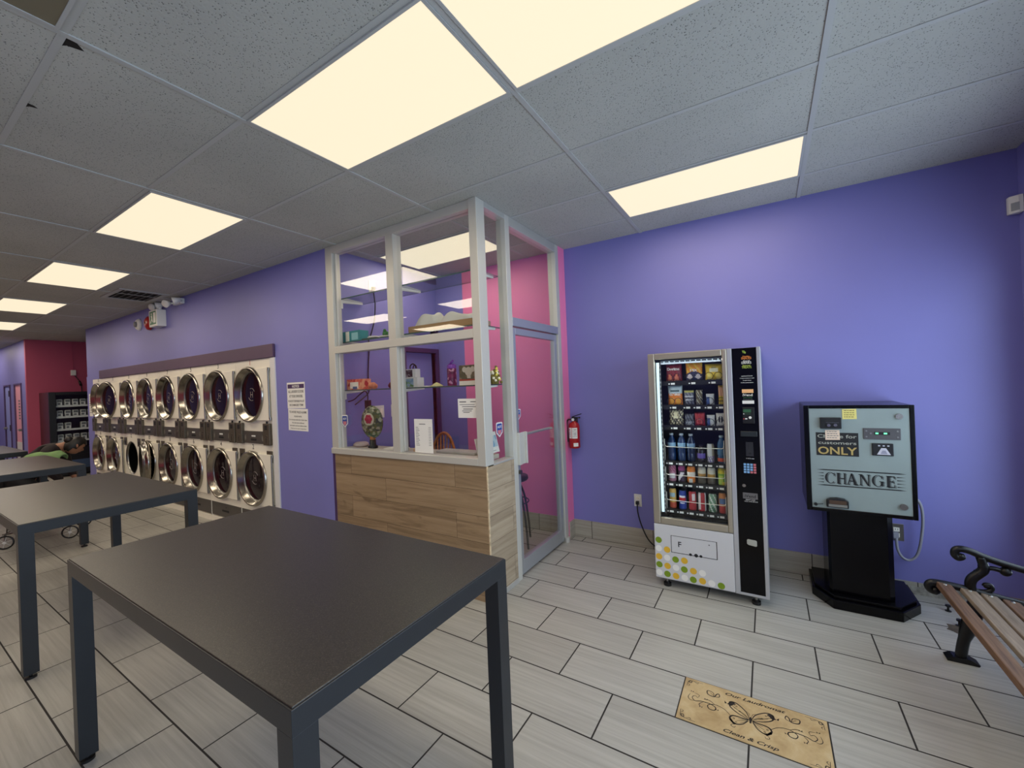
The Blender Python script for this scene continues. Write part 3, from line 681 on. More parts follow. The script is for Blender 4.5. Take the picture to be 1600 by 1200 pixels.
# counter items
t = thing('table_lamp', 'oval stained glass lamp with a red rose on the booth counter', 'lamp', (-3.155, 2.585, 1.0352), rotz=0.15)
q = MB(); q.lathe([(0, 0), (0.045, 0), (0.045, 0.02), (0.03, 0.03), (0.028, 0.08), (0, 0.08)], n=20); q.build('base', M['black'], t)
MB().lathe([(0.024, 0.08), (0.026, 0.085), (0.022, 0.13), (0, 0.13)], n=16).build('collar', mat('amber_wood', C(170, 110, 50), 0.4), t)
sh = MB(); vs = []
for j in range(13):
    a = PI*j/12
    for i in range(24):
        b = 2*PI*i/24; vs.append((0.125*math.sin(a)*math.cos(b), 0.045*math.sin(a)*math.sin(b), 0.245-0.155*math.cos(a)))
sh.add(vs, [(j*24+i, j*24+(i+1) % 24, (j+1)*24+(i+1) % 24, (j+1)*24+i) for j in range(12) for i in range(24)], 0, True)
shd = sh.build('glass_shade', m_spots('leaded_glass', [C(60, 90, 66), C(120, 130, 104), C(40, 70, 60), C(150, 150, 126), C(84, 100, 60)], 42, 0.2), t)
q = MB()
q.lathe([(0, -0.047), (0.05, -0.046), (0.06, -0.042)], (0, 0, 0.272), (0, 1, 0), 24, 0); q.build('pale_ring', mat('opal_glass', C(200, 194, 170), 0.25), shd)
q = MB()
for i in range(6):
    a = i*PI/3; q.ball((0.026*math.cos(a), -0.047, 0.275+0.026*math.sin(a)), 0.02, 10, sc=(1, .25, 1))
q.ball((0, -0.050, 0.275), 0.024, 10, sc=(1, .3, 1)); q.build('rose', mat('rose_glass', C(170, 50, 74), 0.25), shd)
MB().box(-0.075, -0.025, -0.01, 0.03, 0.37, 0.45).build('switch_block', M['black'], t, bev=0.005)
q = MB(); q.tube(smooth_pts([(-0.05, 0.01, 0.445), (-0.06, 0.02, 0.50), (-0.11, 0.04, 0.535), (-0.19, 0.05, 0.50), (-0.26, 0.06, 0.46), (-0.33, 0.06, 0.44), (-0.40, 0.05, 0.44)]), 0.006, 8); q.build('cord', M['black'], t)
def sheet(name, label, o, right, up, w, h, lines, m=None, group=None, title=True, bend=0.0):
    R = Vector(right); U = Vector(up); Nn = R.cross(U); O = Vector(o); q = MB()
    q.prism([(-w/2, -h/2), (w/2, -h/2), (w/2+bend, h/2), (-w/2, h/2)], O, R, U, Nn*0.0008, 0)
    t = tag(q.build(name, m or M['paper'], org=o), label, 'paper', group)
    q = MB(); O2 = Vector((0, 0, 0))+Nn*0.0011; r = random.Random(len(label))
    for i, (z, x0, x1, th) in enumerate(lines):
        q.prism([(x0*w, z*h-th), (x1*w, z*h-th), (x1*w, z*h), (x0*w, z*h)], O2, R, U, Nn*0.0002, 0)
    q.build('print', M['inkgrey'], t); return t
ls = [(0.36, -0.22, 0.12, 0.006)]+[(0.26-0.048*i, -0.42, -0.42+0.14+0.10*((i*7) % 3)/3, 0.004) for i in range(12)]+[(0.26-0.048*i, 0.28, 0.42, 0.003) for i in range(12)]
sheet('price_list', 'tall white price list taped inside the booth window', (-2.385, Yb+0.0395, 1.19), (1, 0, 0), (0, 0, 1), 0.20, 0.275, ls)
ls = [(0.36, -0.42, -0.1, 0.008), (0.36, 0.1, 0.42, 0.006), (0.2, -0.42, 0.3, 0.004), (0.1, -0.3, 0.35, 0.005), (-0.02, -0.25, 0.2, 0.006), (-0.12, -0.3, 0.15, 0.005), (-0.2, -0.25, 0.05, 0.005)]
sheet('notice_paper', 'white landscape notice taped high inside the booth window by the corner post', (-1.915, Yb+0.0395, 1.414), (1, 0, 0), (0, 0, 1), 0.20, 0.145, ls)
box_thing('paper_stack', 'stack of loose white papers on the booth counter beside the lamp', 'papers', -2.98, -2.78, 2.56, 2.68, 1.0352, 1.046, M['paper'], 0.12, 0)
box_thing('stapler', 'black stapler on the booth counter by the mullion', 'stapler', -2.76, -2.68, 2.545, 2.58, 1.0352, 1.075, M['black'], 0.1, 0.008)
box_thing('sticky_pad', 'peach note pad on the booth counter behind the mullion', 'note pad', -2.585, -2.50, 2.535, 2.60, 1.0352, 1.07, mat('peach_paper', C(238, 196, 156), 0.8), 0.1)
box_thing('keyboard', 'pale keyboard lying on the booth counter in front of the wooden chair', 'keyboard', -2.36, -1.96, 2.57, 2.70, 1.0352, 1.056, mat('keyboard_grey', C(176, 172, 170), 0.6), 0.0, 0.004)
q = MB(); q.lathe([(0, 0), (0.05, 0), (0.075, 0.012), (0.07, 0.03), (0.05, 0.044), (0, 0.05)], n=20); q.M = None
tag(q.build('bowl', mat('pale_plastic', C(200, 180, 176), 0.4), loc=(-3.37, 2.62, 1.0352)), 'upturned pale bowl on the booth counter in the left corner', 'bowl')
# framed calendar on the side sill
t = thing('desk_calendar', 'white desk calendar with a blue landscape photo in the narrow side pane', 'calendar', (XB-0.115, 2.655, 1.045))
q = MB(); q.M = Matrix.Rotation(math.radians(-14), 4, 'Y')
q.box(0.0, 0.003, -0.105, 0.105, -0.0, 0.165); q.box(-0.06, -0.057, -0.105, 0.105, 0.003, 0.14)
q.build('card', M['paper'], t)
q = MB(); q.M = Matrix.Rotation(math.radians(-14), 4, 'Y'); q.box(0.003, 0.0036, -0.098, 0.098, 0.045, 0.135)
q.build('photo', m_spots('lake_photo', [C(70, 110, 150), C(130, 170, 200), C(50, 76, 96), C(190, 210, 220)], 22), t)
q = MB(); q.M = Matrix.Rotation(math.radians(-14), 4, 'Y')
for i in range(3): q.box(0.003, 0.0036, -0.09, 0.06-0.05*i, 0.015+0.008*i, 0.018+0.008*i)
q.build('print', M['inkgrey'], t)
# wall plates on the booth side wall
def plate(name, label, o, nrm, w, h, kind, group=None):
    Nn = Vector(nrm); U = Vector((0, 0, 1)); R = U.cross(Nn); O = Vector(o); t = None
    q = MB(); q.prism([(-w/2, -h/2), (w/2, -h/2), (w/2, h/2), (-w/2, h/2)], O, R, U, Nn*0.006, 0)
    mt = M['steel'] if kind == 'steel_outlet' else M['white']
    t = tag(q.build(name, mt, org=o, bev=0.0015), label, 'wall plate' if kind == 'switch' else 'outlet', group)
    q = MB(); sub = 'toggle' if kind == 'switch' else 'socket'
    xs = [-w/4, w/4] if (kind == 'switch' and w > 0.1) else [0]
    if kind == 'switch':
        for x in xs: q.prism([(x-.016, -.033), (x+.016, -.033), (x+.016, .033), (x-.016, .033)], Nn*0.006, R, U, Nn*0.004)
        q.build(sub, M['cream'], t, bev=0.001)
    else:
        for z in (-0.02, 0.02): 
            q = MB(); q.prism([(-.016, z-.014), (.016, z-.014), (.016, z+.014), (-.016, z+.014)], Nn*0.006, R, U, Nn*0.0015)
            q.prism([(-.008, z-.004), (-.005, z-.004), (-.005, z+.006), (-.008, z+.006)], Nn*0.0075, R, U, Nn*0.0003, 1)
            q.prism([(.005, z-.004), (.008, z-.004), (.008, z+.006), (.005, z+.006)], Nn*0.0075, R, U, Nn*0.0003, 1)
            q.build(sub, [M['cream'], M['ink']], t)
    return t
plate('light_switch', 'wide white switch plate behind the stained glass lamp', (-3.5, 2.95, 1.345), (1, 0, 0), 0.155, 0.13, 'switch')
plate('light_switch', 'white switch plate seen next to the mullion of the booth', (-3.5, 3.17, 1.345), (1, 0, 0), 0.09, 0.13, 'switch')
plate('wall_outlet', 'white outlet high on the purple wall inside the booth', (-3.5, 2.93, 2.66), (1, 0, 0), 0.075, 0.12, 'outlet')
q = MB(); q.box(-3.4922, -3.46, 2.918, 2.945, 2.62, 2.655); q.tube(smooth_pts([(-3.465, 2.93, 2.625), (-3.46, 2.935, 2.50), (-3.465, 2.92, 2.30), (-3.475, 2.86, 2.10), (-3.485, 2.85, 1.95), (-3.485, 2.835, 1.80), (-3.485, 2.83, 1.70), (-3.48, 2.825, 1.56), (-3.465, 2.74, 1.50), (-3.46, 2.64, 1.44)]), 0.006, 8)
tag(q.build('power_cord', M['black'], org=(-3.48, 2.93, 2.3)), 'black power cord hanging down the purple wall inside the booth', 'cord')
# windsor chair
t = thing('windsor_chair', 'orange brown wooden hoop back chair inside the booth', 'chair', (-3.065, 3.27, 0))
mw = m_slat('honey_oak', C(196, 122, 62), C(140, 78, 36))
MB().lathe([(0, 0.43), (0.20, 0.43), (0.215, 0.445), (0.21, 0.462), (0, 0.455)], n=32).build('seat', mw, t)
hoop = [(0.20*math.cos(PI*i/20)*1.0, 0.15+0.06*math.sin(PI*i/20), 0.455+0.615*math.sin(PI*i/20)**0.75) for i in range(21)]
q = MB(); q.tube(hoop, 0.016, 10); q.build('back_hoop', mw, t)
for i in range(7):
    x = -0.135+0.045*i; zt = 0.455+0.615*math.sqrt(max(0, 1-(x/0.2)**2))**0.75-0.005
    q = MB(); q.tube([(x*0.85, 0.15, 0.45), (x*0.95, 0.18, (0.45+zt)/2), (x, 0.15+0.06*(zt-0.455)/0.615, zt)], [0.007, 0.011, 0.007], 8); q.build('spindle', mw, t)
for sx in (-1, 1):
    for sy in (-1, 1):
        q = MB(); q.tube([(0.13*sx, 0.13*sy, 0.44), (0.165*sx, 0.165*sy, 0.25), (0.19*sx, 0.19*sy, 0.0)], [0.014, 0.02, 0.012], 10); q.build('leg', mw, t)
q = MB(); q.tube([(-0.16, 0, 0.2), (0.16, 0, 0.2)], 0.01); q.tube([(-0.17, -0.17, 0.2), (-0.17, 0.17, 0.2)], 0.01); q.tube([(0.17, -0.17, 0.2), (0.17, 0.17, 0.2)], 0.01); q.build('stretcher', mw, t)
# stool seen through the glass door
t = thing('metal_stool', 'black metal stool with a curved leg seen through the glass door', 'stool', (-2.20, 3.47, 0))
MB().lathe([(0, 0.63), (0.16, 0.63), (0.17, 0.645), (0.165, 0.67), (0, 0.675)], n=28).build('seat', M['black'], t, bev=0)
for k in range(4):
    a = PI/4+PI/2*k+0.45; q = MB(); c, s_ = math.cos(a), math.sin(a)
    q.tube(smooth_pts([(0.08*c, 0.08*s_, 0.63), (0.16*c, 0.16*s_, 0.45), (0.20*c, 0.20*s_, 0.22), (0.22*c, 0.22*s_, 0.0)]), 0.011, 8); q.build('leg', M['black'], t)
q = MB(); q.tube([(0.165*math.cos(i*PI/12), 0.165*math.sin(i*PI/12), 0.42) for i in range(24)], 0.007, 8, closed=True); q.build('foot_ring', M['black'], t)

# ================================================================== WALL FITTINGS
# fire extinguisher
t = thing('fire_extinguisher', 'red fire extinguisher on the wall beside the glass door', 'fire extinguisher', (-1.668, YW-0.068, 0.915))
MB().lathe([(0, 0), (0.05, 0), (0.054, 0.006), (0.054, 0.215), (0.045, 0.245), (0.02, 0.262), (0.018, 0.275), (0, 0.275)], n=32).build('cylinder', M['red'], t)
q = MB(); 
for z0, z1, a0, a1 in ((0.10, 0.205, -2.75, -1.72), (0.10, 0.205, -1.62, -0.6), (0.02, 0.055, -1.4, -0.5)):
    n = 10
    for i in range(n):
        b0, b1 = a0+(a1-a0)*i/n, a0+(a1-a0)*(i+1)/n; r = 0.0546
        q.quad((r*math.cos(b0), r*math.sin(b0), z0), (r*math.cos(b1), r*math.sin(b1), z0), (r*math.cos(b1), r*math.sin(b1), z1), (r*math.cos(b0), r*math.sin(b0), z1))
q.build('label', M['paper'], t)
q = MB()
for a in (-2.65, -1.5):
    for i in range(5):
        for k in range(4):
            b0 = a+0.2*k; b1 = b0+0.2*(1 if (i*k) % 3 else 0.6); r = 0.0549; z = 0.115+0.017*i
            q.quad((r*math.cos(b0), r*math.sin(b0), z), (r*math.cos(b1), r*math.sin(b1), z), (r*math.cos(b1), r*math.sin(b1), z+0.007), (r*math.cos(b0), r*math.sin(b0), z+0.007))
q.build('label_print', M['inkgrey'], t)
q = MB(); q.cyl((0, 0, 0.27), (0, 0, 0.30), 0.02); q.box(-0.02, 0.065, -0.012, 0.012, 0.298, 0.31); q.build('valve', M['black'], t, bev=0.002)
q = MB(); q.M = Matrix.Translation((0, 0, 0.312)) @ Matrix.Rotation(math.radians(-18), 4, 'Y'); q.box(-0.02, 0.085, -0.011, 0.011, 0, 0.008); q.build('handle', M['black'], t, bev=0.002)
q = MB(); q.tube(smooth_pts([(-0.018, -0.01, 0.285), (-0.06, -0.015, 0.28), (-0.073, -0.018, 0.22), (-0.068, -0.018, 0.12), (-0.066, -0.018, 0.06)]), 0.008, 10); q.build('hose', M['black'], t)
MB().cyl((0.0, -0.02, 0.285), (0.0, -0.03, 0.285), 0.014).build('gauge', M['white'], t)
q = MB(); q.box(-0.015, 0.015, 0.054, 0.0675, 0.02, 0.30); q.build('bracket', M['steel'], t)
# outlets
plate('wall_outlet', 'white outlet on the purple wall left of the vending machine', (-1.077, YW, 0.437), (0, -1, 0), 0.07, 0.115, 'outlet')
q = MB(); q.box(-1.09, -1.063, YW-0.04, YW-0.0085, 0.405, 0.432); q.tube(smooth_pts([(-1.077, YW-0.035, 0.41), (-1.07, YW-0.045, 0.33), (-1.04, YW-0.05, 0.22), (-0.98, YW-0.06, 0.10), (-0.90, YW-0.05, 0.03), (-0.84, YW-0.04, 0.012), (-0.79, YW-0.04, 0.008)]), 0.006, 8)
tag(q.build('power_cord', M['black'], org=(-1.077, YW, 0.41)), 'black power cord running from the outlet down behind the vending machine', 'cord')
plate('wall_outlet', 'metal outlet beside the change machine column', (0.745, YW, 0.42), (0, -1, 0), 0.078, 0.12, 'steel_outlet')
q = MB(); q.box(0.722, 0.75, YW-0.042, YW-0.0085, 0.385, 0.425); q.tube(smooth_pts([(0.736, YW-0.036, 0.39), (0.740, YW-0.045, 0.31), (0.765, YW-0.05, 0.258), (0.805, YW-0.05, 0.25), (0.842, YW-0.05, 0.30), (0.862, YW-0.06, 0.42), (0.870, YW-0.07, 0.56), (0.855, YW-0.08, 0.66), (0.81, YW-0.09, 0.71), (0.77, YW-0.09, 0.71)]), 0.0085, 8)
tag(q.build('power_cord', mat('grey_cable', C(150, 150, 160), 0.45), org=(0.736, YW, 0.39)), 'grey power cord looping from the metal outlet to the change machine', 'cord')
# motion detector
t = thing('motion_detector', 'white motion detector high in the corner at the right edge', 'motion detector', (1.379, YW-0.004, 2.58))
q = MB(); q.prism([(-0.055, 0), (0.0, 0), (0.0, -0.06), (-0.02, -0.055), (-0.055, -0.03)], (0.005, 0, -0.055), (1, 0, 0), (0, 1, 0), (0, 0, 0.11)); q.build('housing', M['white'], t, bev=0.004)
q = MB(); q.prism([(-0.046, -0.0375), (-0.018, -0.0565), (-0.017, -0.0585), (-0.047, -0.039)], (0.004, 0, -0.04), (1, 0, 0), (0, 1, 0), (0, 0, 0.05)); q.build('lens', mat('lens_grey', C(150, 156, 158), 0.5), t)
# exit sign, bell, smoke detector, emergency lamp on the dryer wall
t = thing('exit_sign', 'white box exit sign with a green running figure above the dryers', 'exit sign', (-7.38, YD+0.01, 2.60))
MB().box(-0.15, 0.13, -0.11, 0, 0, 0.235).build('housing', M['white'], t, bev=0.006)
q = MB(); q.box(-0.12, 0.10, -0.1108, -0.11, 0.03, 0.215); q.build('face', mat('exit_green', C(34, 110, 70), 0.5), t)
q = MB(); y = -0.1114
q.box(0.01, 0.085, y, -0.1108, 0.05, 0.195); q.lathe([(0, 0), (0.015, 0)], (-0.055, y, 0.18), (0, 1, 0), 14)
q.prism([(-0.075, 0.155), (-0.04, 0.165), (-0.025, 0.115), (-0.05, 0.10)], (0, y, 0), (1, 0, 0), (0, 0, 1), (0, 0.0004, 0)); q.prism([(-0.05, 0.11), (-0.03, 0.11), (-0.005, 0.07), (-0.02, 0.06)], (0, y, 0), (1, 0, 0), (0, 0, 1), (0, 0.0004, 0)); q.prism([(-0.06, 0.11), (-0.04, 0.105), (-0.085, 0.05), (-0.10, 0.06)], (0, y, 0), (1, 0, 0), (0, 0, 1), (0, 0.0004, 0))
q.build('pictogram', M['white'], t)
for x, rz in ((-0.10, 0.5), (0.10, -0.5)):
    q = MB(); q.cyl((x, -0.06, 0.235), (x, -0.06, 0.275), 0.02); q.M = Matrix.Translation((x, -0.07, 0.295)) @ Matrix.Rotation(rz, 4, 'Z'); q.lathe([(0, 0.05), (0.025, 0.05), (0.05, -0.03), (0.046, -0.035), (0, -0.035)], (0, 0, 0), (0, 1, 0.25), 20)
    q.build('lamp_head', M['white'], t)
t = thing('alarm_bell', 'red fire alarm bell beside the exit sign', 'alarm bell', (-7.79, YD+0.01, 2.70))
q = MB(); q.lathe([(0, -0.005), (0.06, -0.005), (0.105, -0.02), (0.10, -0.05), (0.06, -0.075), (0, -0.08)], (0, 0, 0), (0, 1, 0), 28); q.build('gong', M['red'], t)
q = MB(); q.cyl((0, 0, 0), (0, -0.03, 0), 0.05); q.cyl((0.0, -0.08, 0), (0, -0.088, 0), 0.012, m=0); q.build('mount', M['steel'], t)
t = thing('smoke_detector', 'round white detector on the wall left of the alarm bell', 'smoke detector', (-8.25, YD+0.01, 2.73))
MB().lathe([(0, 0), (0.09, 0), (0.09, -0.02), (0.07, -0.045), (0, -0.05)], (0, 0, 0), (0, 1, 0), 28).build('housing', M['white'], t)
MB().lathe([(0.045, -0.05), (0.04, -0.07), (0, -0.075)], (0, 0, 0), (0, 1, 0), 24).build('sensor_cap', mat('detector_grey', C(120, 120, 124), 0.5), t)
t = thing('emergency_lamp', 'white twin emergency lamp under the ceiling right of the exit sign', 'emergency lamp', (-6.75, YD+0.01, 2.87))
MB().box(-0.12, 0.12, -0.05, 0, -0.03, 0.04).build('base', M['white'], t, bev=0.006)
for x, rz in ((-0.13, 0.5), (0.16, -0.5)):
    q = MB(); q.cyl((x*0.8, -0.04, 0.0), (x, -0.09, -0.005), 0.014); q.M = Matrix.Translation((x, -0.11, -0.01)) @ Matrix.Rotation(rz, 4, 'Z'); q.lathe([(0, 0.05), (0.025, 0.05), (0.052, -0.03), (0.048, -0.035), (0, -0.035)], (0, 0, 0), (0, 1, 0.35), 20)
    q.build('lamp_head', M['white'], t)
# notices on the dryer wall
def notice(name, label, o, w, h, rows, header=None, rot=0.0, skew=0.0):
    R = Vector((math.cos(rot), 0, math.sin(rot))); U = Vector((-math.sin(rot), 0, math.cos(rot))); Nn = Vector((0, -1, 0)); O = Vector(o); q = MB()
    q.prism([(-w/2, -h/2), (w/2, -h/2), (w/2, h/2), (-w/2, h/2)], O, R, U, Nn*0.0015, 0)
    t = tag(q.build(name, M['paper'], org=o), label, 'sign', 'notices on the purple wall')
    if header:
        q = MB(); q.prism([(-w*.46, h*.27), (w*.46, h*.27), (w*.46, h*.43), (-w*.46, h*.43)], Nn*0.0016, R, U, Nn*0.0004, 0); b = q.build('header_band', M['purple_dark'], t)
        q = MB(); q.text(header, Nn*0.0024+U*(h*.305), h*.09, R, U, 0, bold=0.03); q.build('heading', M['paper'], b)
    q = MB()
    for z, s, tx, wd in rows:
        q.text(tx, Nn*0.0018+U*(h*z), s, R, U, 0, bold=0.02, width=w*wd)
    q.build('lettering', M['ink'], t)
    return t
notice('wall_notice', 'purple headed notice sign, upper of the two on the wall beside the booth', (-4.095, YD, 1.555), 0.315, 0.265,
       [(0.10, 0.026, 'ALL LAUNDRY IS DONE', .86), (-0.08, 0.026, 'AT YOUR OWN RISK.', .76), (-0.26, 0.02, 'WE ARE NOT RESPONSIBLE FOR LOST', .9), (-0.41, 0.02, 'OR DAMAGED ITEMS', .78)], 'NOTICE')
notice('wall_notice', 'plain white notice, lower of the two on the wall beside the booth', (-4.075, YD, 1.305), 0.345, 0.225,
       [(0.30, 0.022, 'TO AVOID FALSE ALARMS', .88), (0.12, 0.014, 'PLEASE NOTE:', .38), (-0.03, 0.014, 'Do not stay inside after closing time', .9), (-0.17, 0.014, 'No extra time is allowed', .6), (-0.30, 0.014, 'Last wash is one hour before closing', .86), (-0.42, 0.01, 'Thank you for your cooperation', .8)], None, -0.02)
q = notice('wall_notice', 'white paper with rows of print on the wall at the far end of the dryers', (-10.80, YD, 1.50), 0.20, 0.42, [(0.36-0.1*i, 0.016, 'please read all rules', .8) for i in range(8)])
# ================================================================== DRYERS
CXo, RC, HX = -0.054, 0.312, 0.350       # ring centre, ring radius, hinge line (from the column centre)
ZU, ZL = 1.580, 0.632
def ring_door(parent, cz, name):
    d = MB(); a0 = math.acos(0.055/0.295)
    pl = [(0.0, 0.288), (CXo+0.055-HX, 0.288)]+[(CXo-HX+0.295*math.cos(a0-2*a0*i/20), 0.295*math.sin(a0-2*a0*i/20)) for i in range(1, 20)]+[(CXo+0.055-HX, -0.288), (0.0, -0.288)]
    d.prism(pl, (0, -0.004, 0), (1, 0, 0), (0, 0, 1), (0, -0.022, 0))
    o = d.build(name, M['cream'], parent, loc=(HX, 0, cz), bev=0.003)
    c = (CXo-HX, 0, 0)
    MB().lathe([(0.300, -0.004), (RC, -0.008), (0.316, -0.03), (0.308, -0.048), (0.297, -0.052), (0.288, -0.046), (0.256, 0.012), (0.245, 0.016)], c, (0, 1, 0), 56).build('ring', M['chrome'], o)
    MB().lathe([(0.250, 0.014), (0.15, 0.008), (0, 0.005)], c, (0, 1, 0), 48).build('window', M['smoke'], o)
    MB().lathe([(0.248, 0.04), (0.254, 0.035), (0.258, 0.0)], c, (0, 1, 0), 48).build('back_shell', M['steel'], o)
    q = MB(); q.text('H', (c[0], 0.0035, -0.036), 0.072, m=0, bold=-0.008, width=0.05)
    for a in (0.5, 3.64): q.tube([(c[0]+0.07*math.cos(a+t*0.16), 0.004, 0.07*math.sin(a+t*0.16)) for t in range(10)], 0.0025, 6)
    q.build('emblem', mat('etched_grey', C(150, 140, 140), 0.5) if 'etched_grey' not in bpy.data.materials else bpy.data.materials['etched_grey'], o)
    q = MB(); q.cyl((0.004, -0.020, -0.27), (0.004, -0.020, 0.27), 0.009, 10); q.cyl((0.012, -0.018, 0.255), (0.012, -0.018, 0.285), 0.012, 10); q.cyl((0.012, -0.018, -0.285), (0.012, -0.018, -0.255), 0.012, 10)
    q.build('hinge', M['steel'], o)
    return o
def make_dryer():
    t = thing('stack_dryer', 'x', 'dryer')
    q = MB(); W_ = 0.378
    q.plate_hole(-W_, W_, 0.985, 1.969, CXo, ZU, 0.262, 0.0); q.plate_hole(-W_, W_, 0.255, 0.985, CXo, ZL, 0.262, 0.0)
    q.box(-W_, W_, 0.0, 0.75, 0.0, 0.07, 0); q.quad((-W_, 0.03, 0.07), (W_, 0.03, 0.07), (W_, 0.03, 0.255), (-W_, 0.03, 0.255)); q.quad((-W_, 0.0, 0.255), (W_, 0, 0.255), (W_, 0.03, 0.255), (-W_, 0.03, 0.255))
    q.quad((-W_, 0, 1.969), (W_, 0, 1.969), (W_, 0.75, 1.969), (-W_, 0.75, 1.969)); q.quad((-W_, 0, 0.07), (-W_, 0, 1.969), (-W_, 0.75, 1.969), (-W_, 0.75, 0.07)); q.quad((W_, 0, 0.07), (W_, 0.75, 0.07), (W_, 0.75, 1.969), (W_, 0, 1.969))
    q.quad((-W_, .75, .07), (-W_, .75, 1.969), (W_, .75, 1.969), (W_, .75, .07))
    q.build('cabinet', M['cream'], t)
    for cz in (ZU, ZL):
        MB().lathe([(0.262, 0.0), (0.262, 0.06), (0.312, 0.065), (0.312, 0.62), (0, 0.62)], (CXo, 0, cz), (0, 1, 0), 40).build('drum', M['drum'], t)
        MB().lathe([(0.266, -0.003), (0.266, -0.0005), (0.250, -0.0005), (0.250, 0.03)], (CXo, 0, cz), (0, 1, 0), 48).build('door_gasket', M['steel'], t)
    q = MB(); q.box(-0.236, 0.224, -0.014, -0.0005, 1.03, 1.168); pn = q.build('control_panel', M['cpanel'], t, bev=0.002)
    q = MB(); q.box(-0.05, 0.03, -0.0165, -0.014, 1.105, 1.122, 0); q.box(-0.065, 0.045, -0.017, -0.014, 1.062, 1.085, 1)
    for x, s in ((-0.2, 1), (0.19, -1)): q.prism([(0, 0), (0.03*s, 0.02), (0.022*s, 0.075), (-0.006*s, 0.05)], (x, -0.0143, 1.055), (1, 0, 0), (0, 0, 1), (0, -0.0006, 0), 2)
    q.build('slot_display', [M['white'], M['ink'], mat('leaf_grey', C(118, 114, 106), 0.5) if 'leaf_grey' not in bpy.data.materials else bpy.data.materials['leaf_grey']], pn)
    for x0 in (-0.364, 0.226):
        q = MB(); q.box(x0, x0+0.13, -0.034, -0.0005, 1.022, 1.258); cb = q.build('coin_box', M['coin'], t, bev=0.004)
        q = MB(); q.box(x0+0.04, x0+0.09, -0.036, -0.034, 1.19, 1.238, 0); q.cyl((x0+0.08, -0.034, 1.12), (x0+0.08, -0.039, 1.12), 0.008, 12, 1); q.box(x0+0.058, x0+0.066, -0.0355, -0.034, 1.045, 1.1, 0); q.cyl((x0+0.065, -0.02, 1.258), (x0+0.065, -0.02, 1.282), 0.01, 10, 0)
        q.build('coin_slot', [M['ink'], M['chrome']], cb)
        q = MB(); q.box(x0+0.018, x0+0.124, -0.012, -0.0005, 0.83, 0.958); lb = q.build('cash_box', M['coin'], t, bev=0.003)
        MB().box(x0+0.05, x0+0.10, -0.014, -0.012, 0.85, 0.905).build('lock_plate', M['ink'], lb)
    q = MB(); q.box(-0.374, 0.374, 0.004, 0.029, 0.085, 0.25, 0); kp = q.build('lint_drawer', M['cpanel'], t, bev=0.003)
    q = MB(); q.box(-0.10, 0.06, 0.001, 0.004, 0.15, 0.172); q.box(-0.003, 0.003, 0.001, 0.004, 0.20, 0.21); q.build('drawer_slot', M['ink'], kp)
    ring_door(t, ZU, 'upper_door'); ring_door(t, ZL, 'lower_door')
    return t
base = make_dryer()
labs = ['white stacked dryer numbered 1 and 2, nearest the booth', 'white stacked dryer numbered 3 and 4, second from the booth', 'white stacked dryer numbered 5 and 6, third from the booth',
        'white stacked dryer numbered 7 and 8, fourth from the booth', 'white stacked dryer numbered 9 and 10, fifth from the booth',
        'white stacked dryer with its lower round door swung wide open', 'white stacked dryer with its upper round door ajar', 'white stacked dryer at the far left end of the row']
dry = [base]+[copy_tree(base) for _ in range(7)]
for k, t in enumerate(dry):
    t.location = (DX[k], YD, 0); tag(t, labs[k], 'dryer', 'white stacked dryers in the wall')
    for n_, z, m_ in ((1+2*k, 1.915, 'redink' if k == 0 else 'ink'), (2+2*k, 0.962, 'ink')):
        MB().text(str(n_), (CXo, -0.0008, z), 0.055, bold=0.01).build('number', M[m_], t)
    for ch in t.children:
        if k == 5 and ch.name.startswith('lower_door'): ch.rotation_euler.z = math.radians(168)
        if k == 6 and ch.name.startswith('upper_door'): ch.rotation_euler.z = math.radians(9)

# ================================================================== TABLES
def make_table(L=1.735, W_=0.868, Hh=0.895):
    t = thing('folding_table', 'x', 'table')
    MB().box(0.004, L-0.004, 0.004, W_-0.004, Hh-0.012, Hh).build('tabletop', M['table'], t, bev=0.002)
    e = 0.066
    f = MB(); 
    for r_, a, b in ((1, Hh-e, Hh-0.004),):
        o4 = [(0, 0), (L, 0), (L, W_), (0, W_)]; i4 = [(.05, .05), (L-.05, .05), (L-.05, W_-.05), (.05, W_-.05)]
        vs = [(x, y, z) for z in (a, b) for x, y in o4+i4]
        fs = []
        for k in range(4):
            j = (k+1) % 4; fs += [(k, j, 8+j, 8+k), (4+j, 4+k, 12+k, 12+j), (8+k, 8+j, 12+j, 12+k), (j, k, 4+k, 4+j)]
        f.add(vs, fs)
    f.build('frame', M['tframe'], t, bev=0.0015)
    for x in (0, L-0.062):
        for y in (0, W_-0.062):
            lg = MB().box(x, x+0.062, y, y+0.062, 0.03, Hh-e+0.0005).build('leg', M['tframe'], t, bev=0.0006)
            MB().cyl((x+0.031, y+0.031, 0.0), (x+0.031, y+0.031, 0.012), 0.026).cyl((x+0.031, y+0.031, 0.012), (x+0.031, y+0.031, 0.03), 0.008).build('foot', M['black'], lg)
    return t
tb = make_table()
tabs = [tb]+[copy_tree(tb) for _ in range(3)]
for t, x, lab in zip(tabs, (-2.642, -5.377, -8.09, -10.82), ('large black folding table in the foreground, nearest the camera', 'black folding table at the left edge, second from the camera',
                     'black folding table third from the camera, in front of the bending person', 'furthest black folding table, beyond the bending person')):
    t.location = (x, 0.496, 0); tag(t, lab, 'table', 'black folding tables in a row')

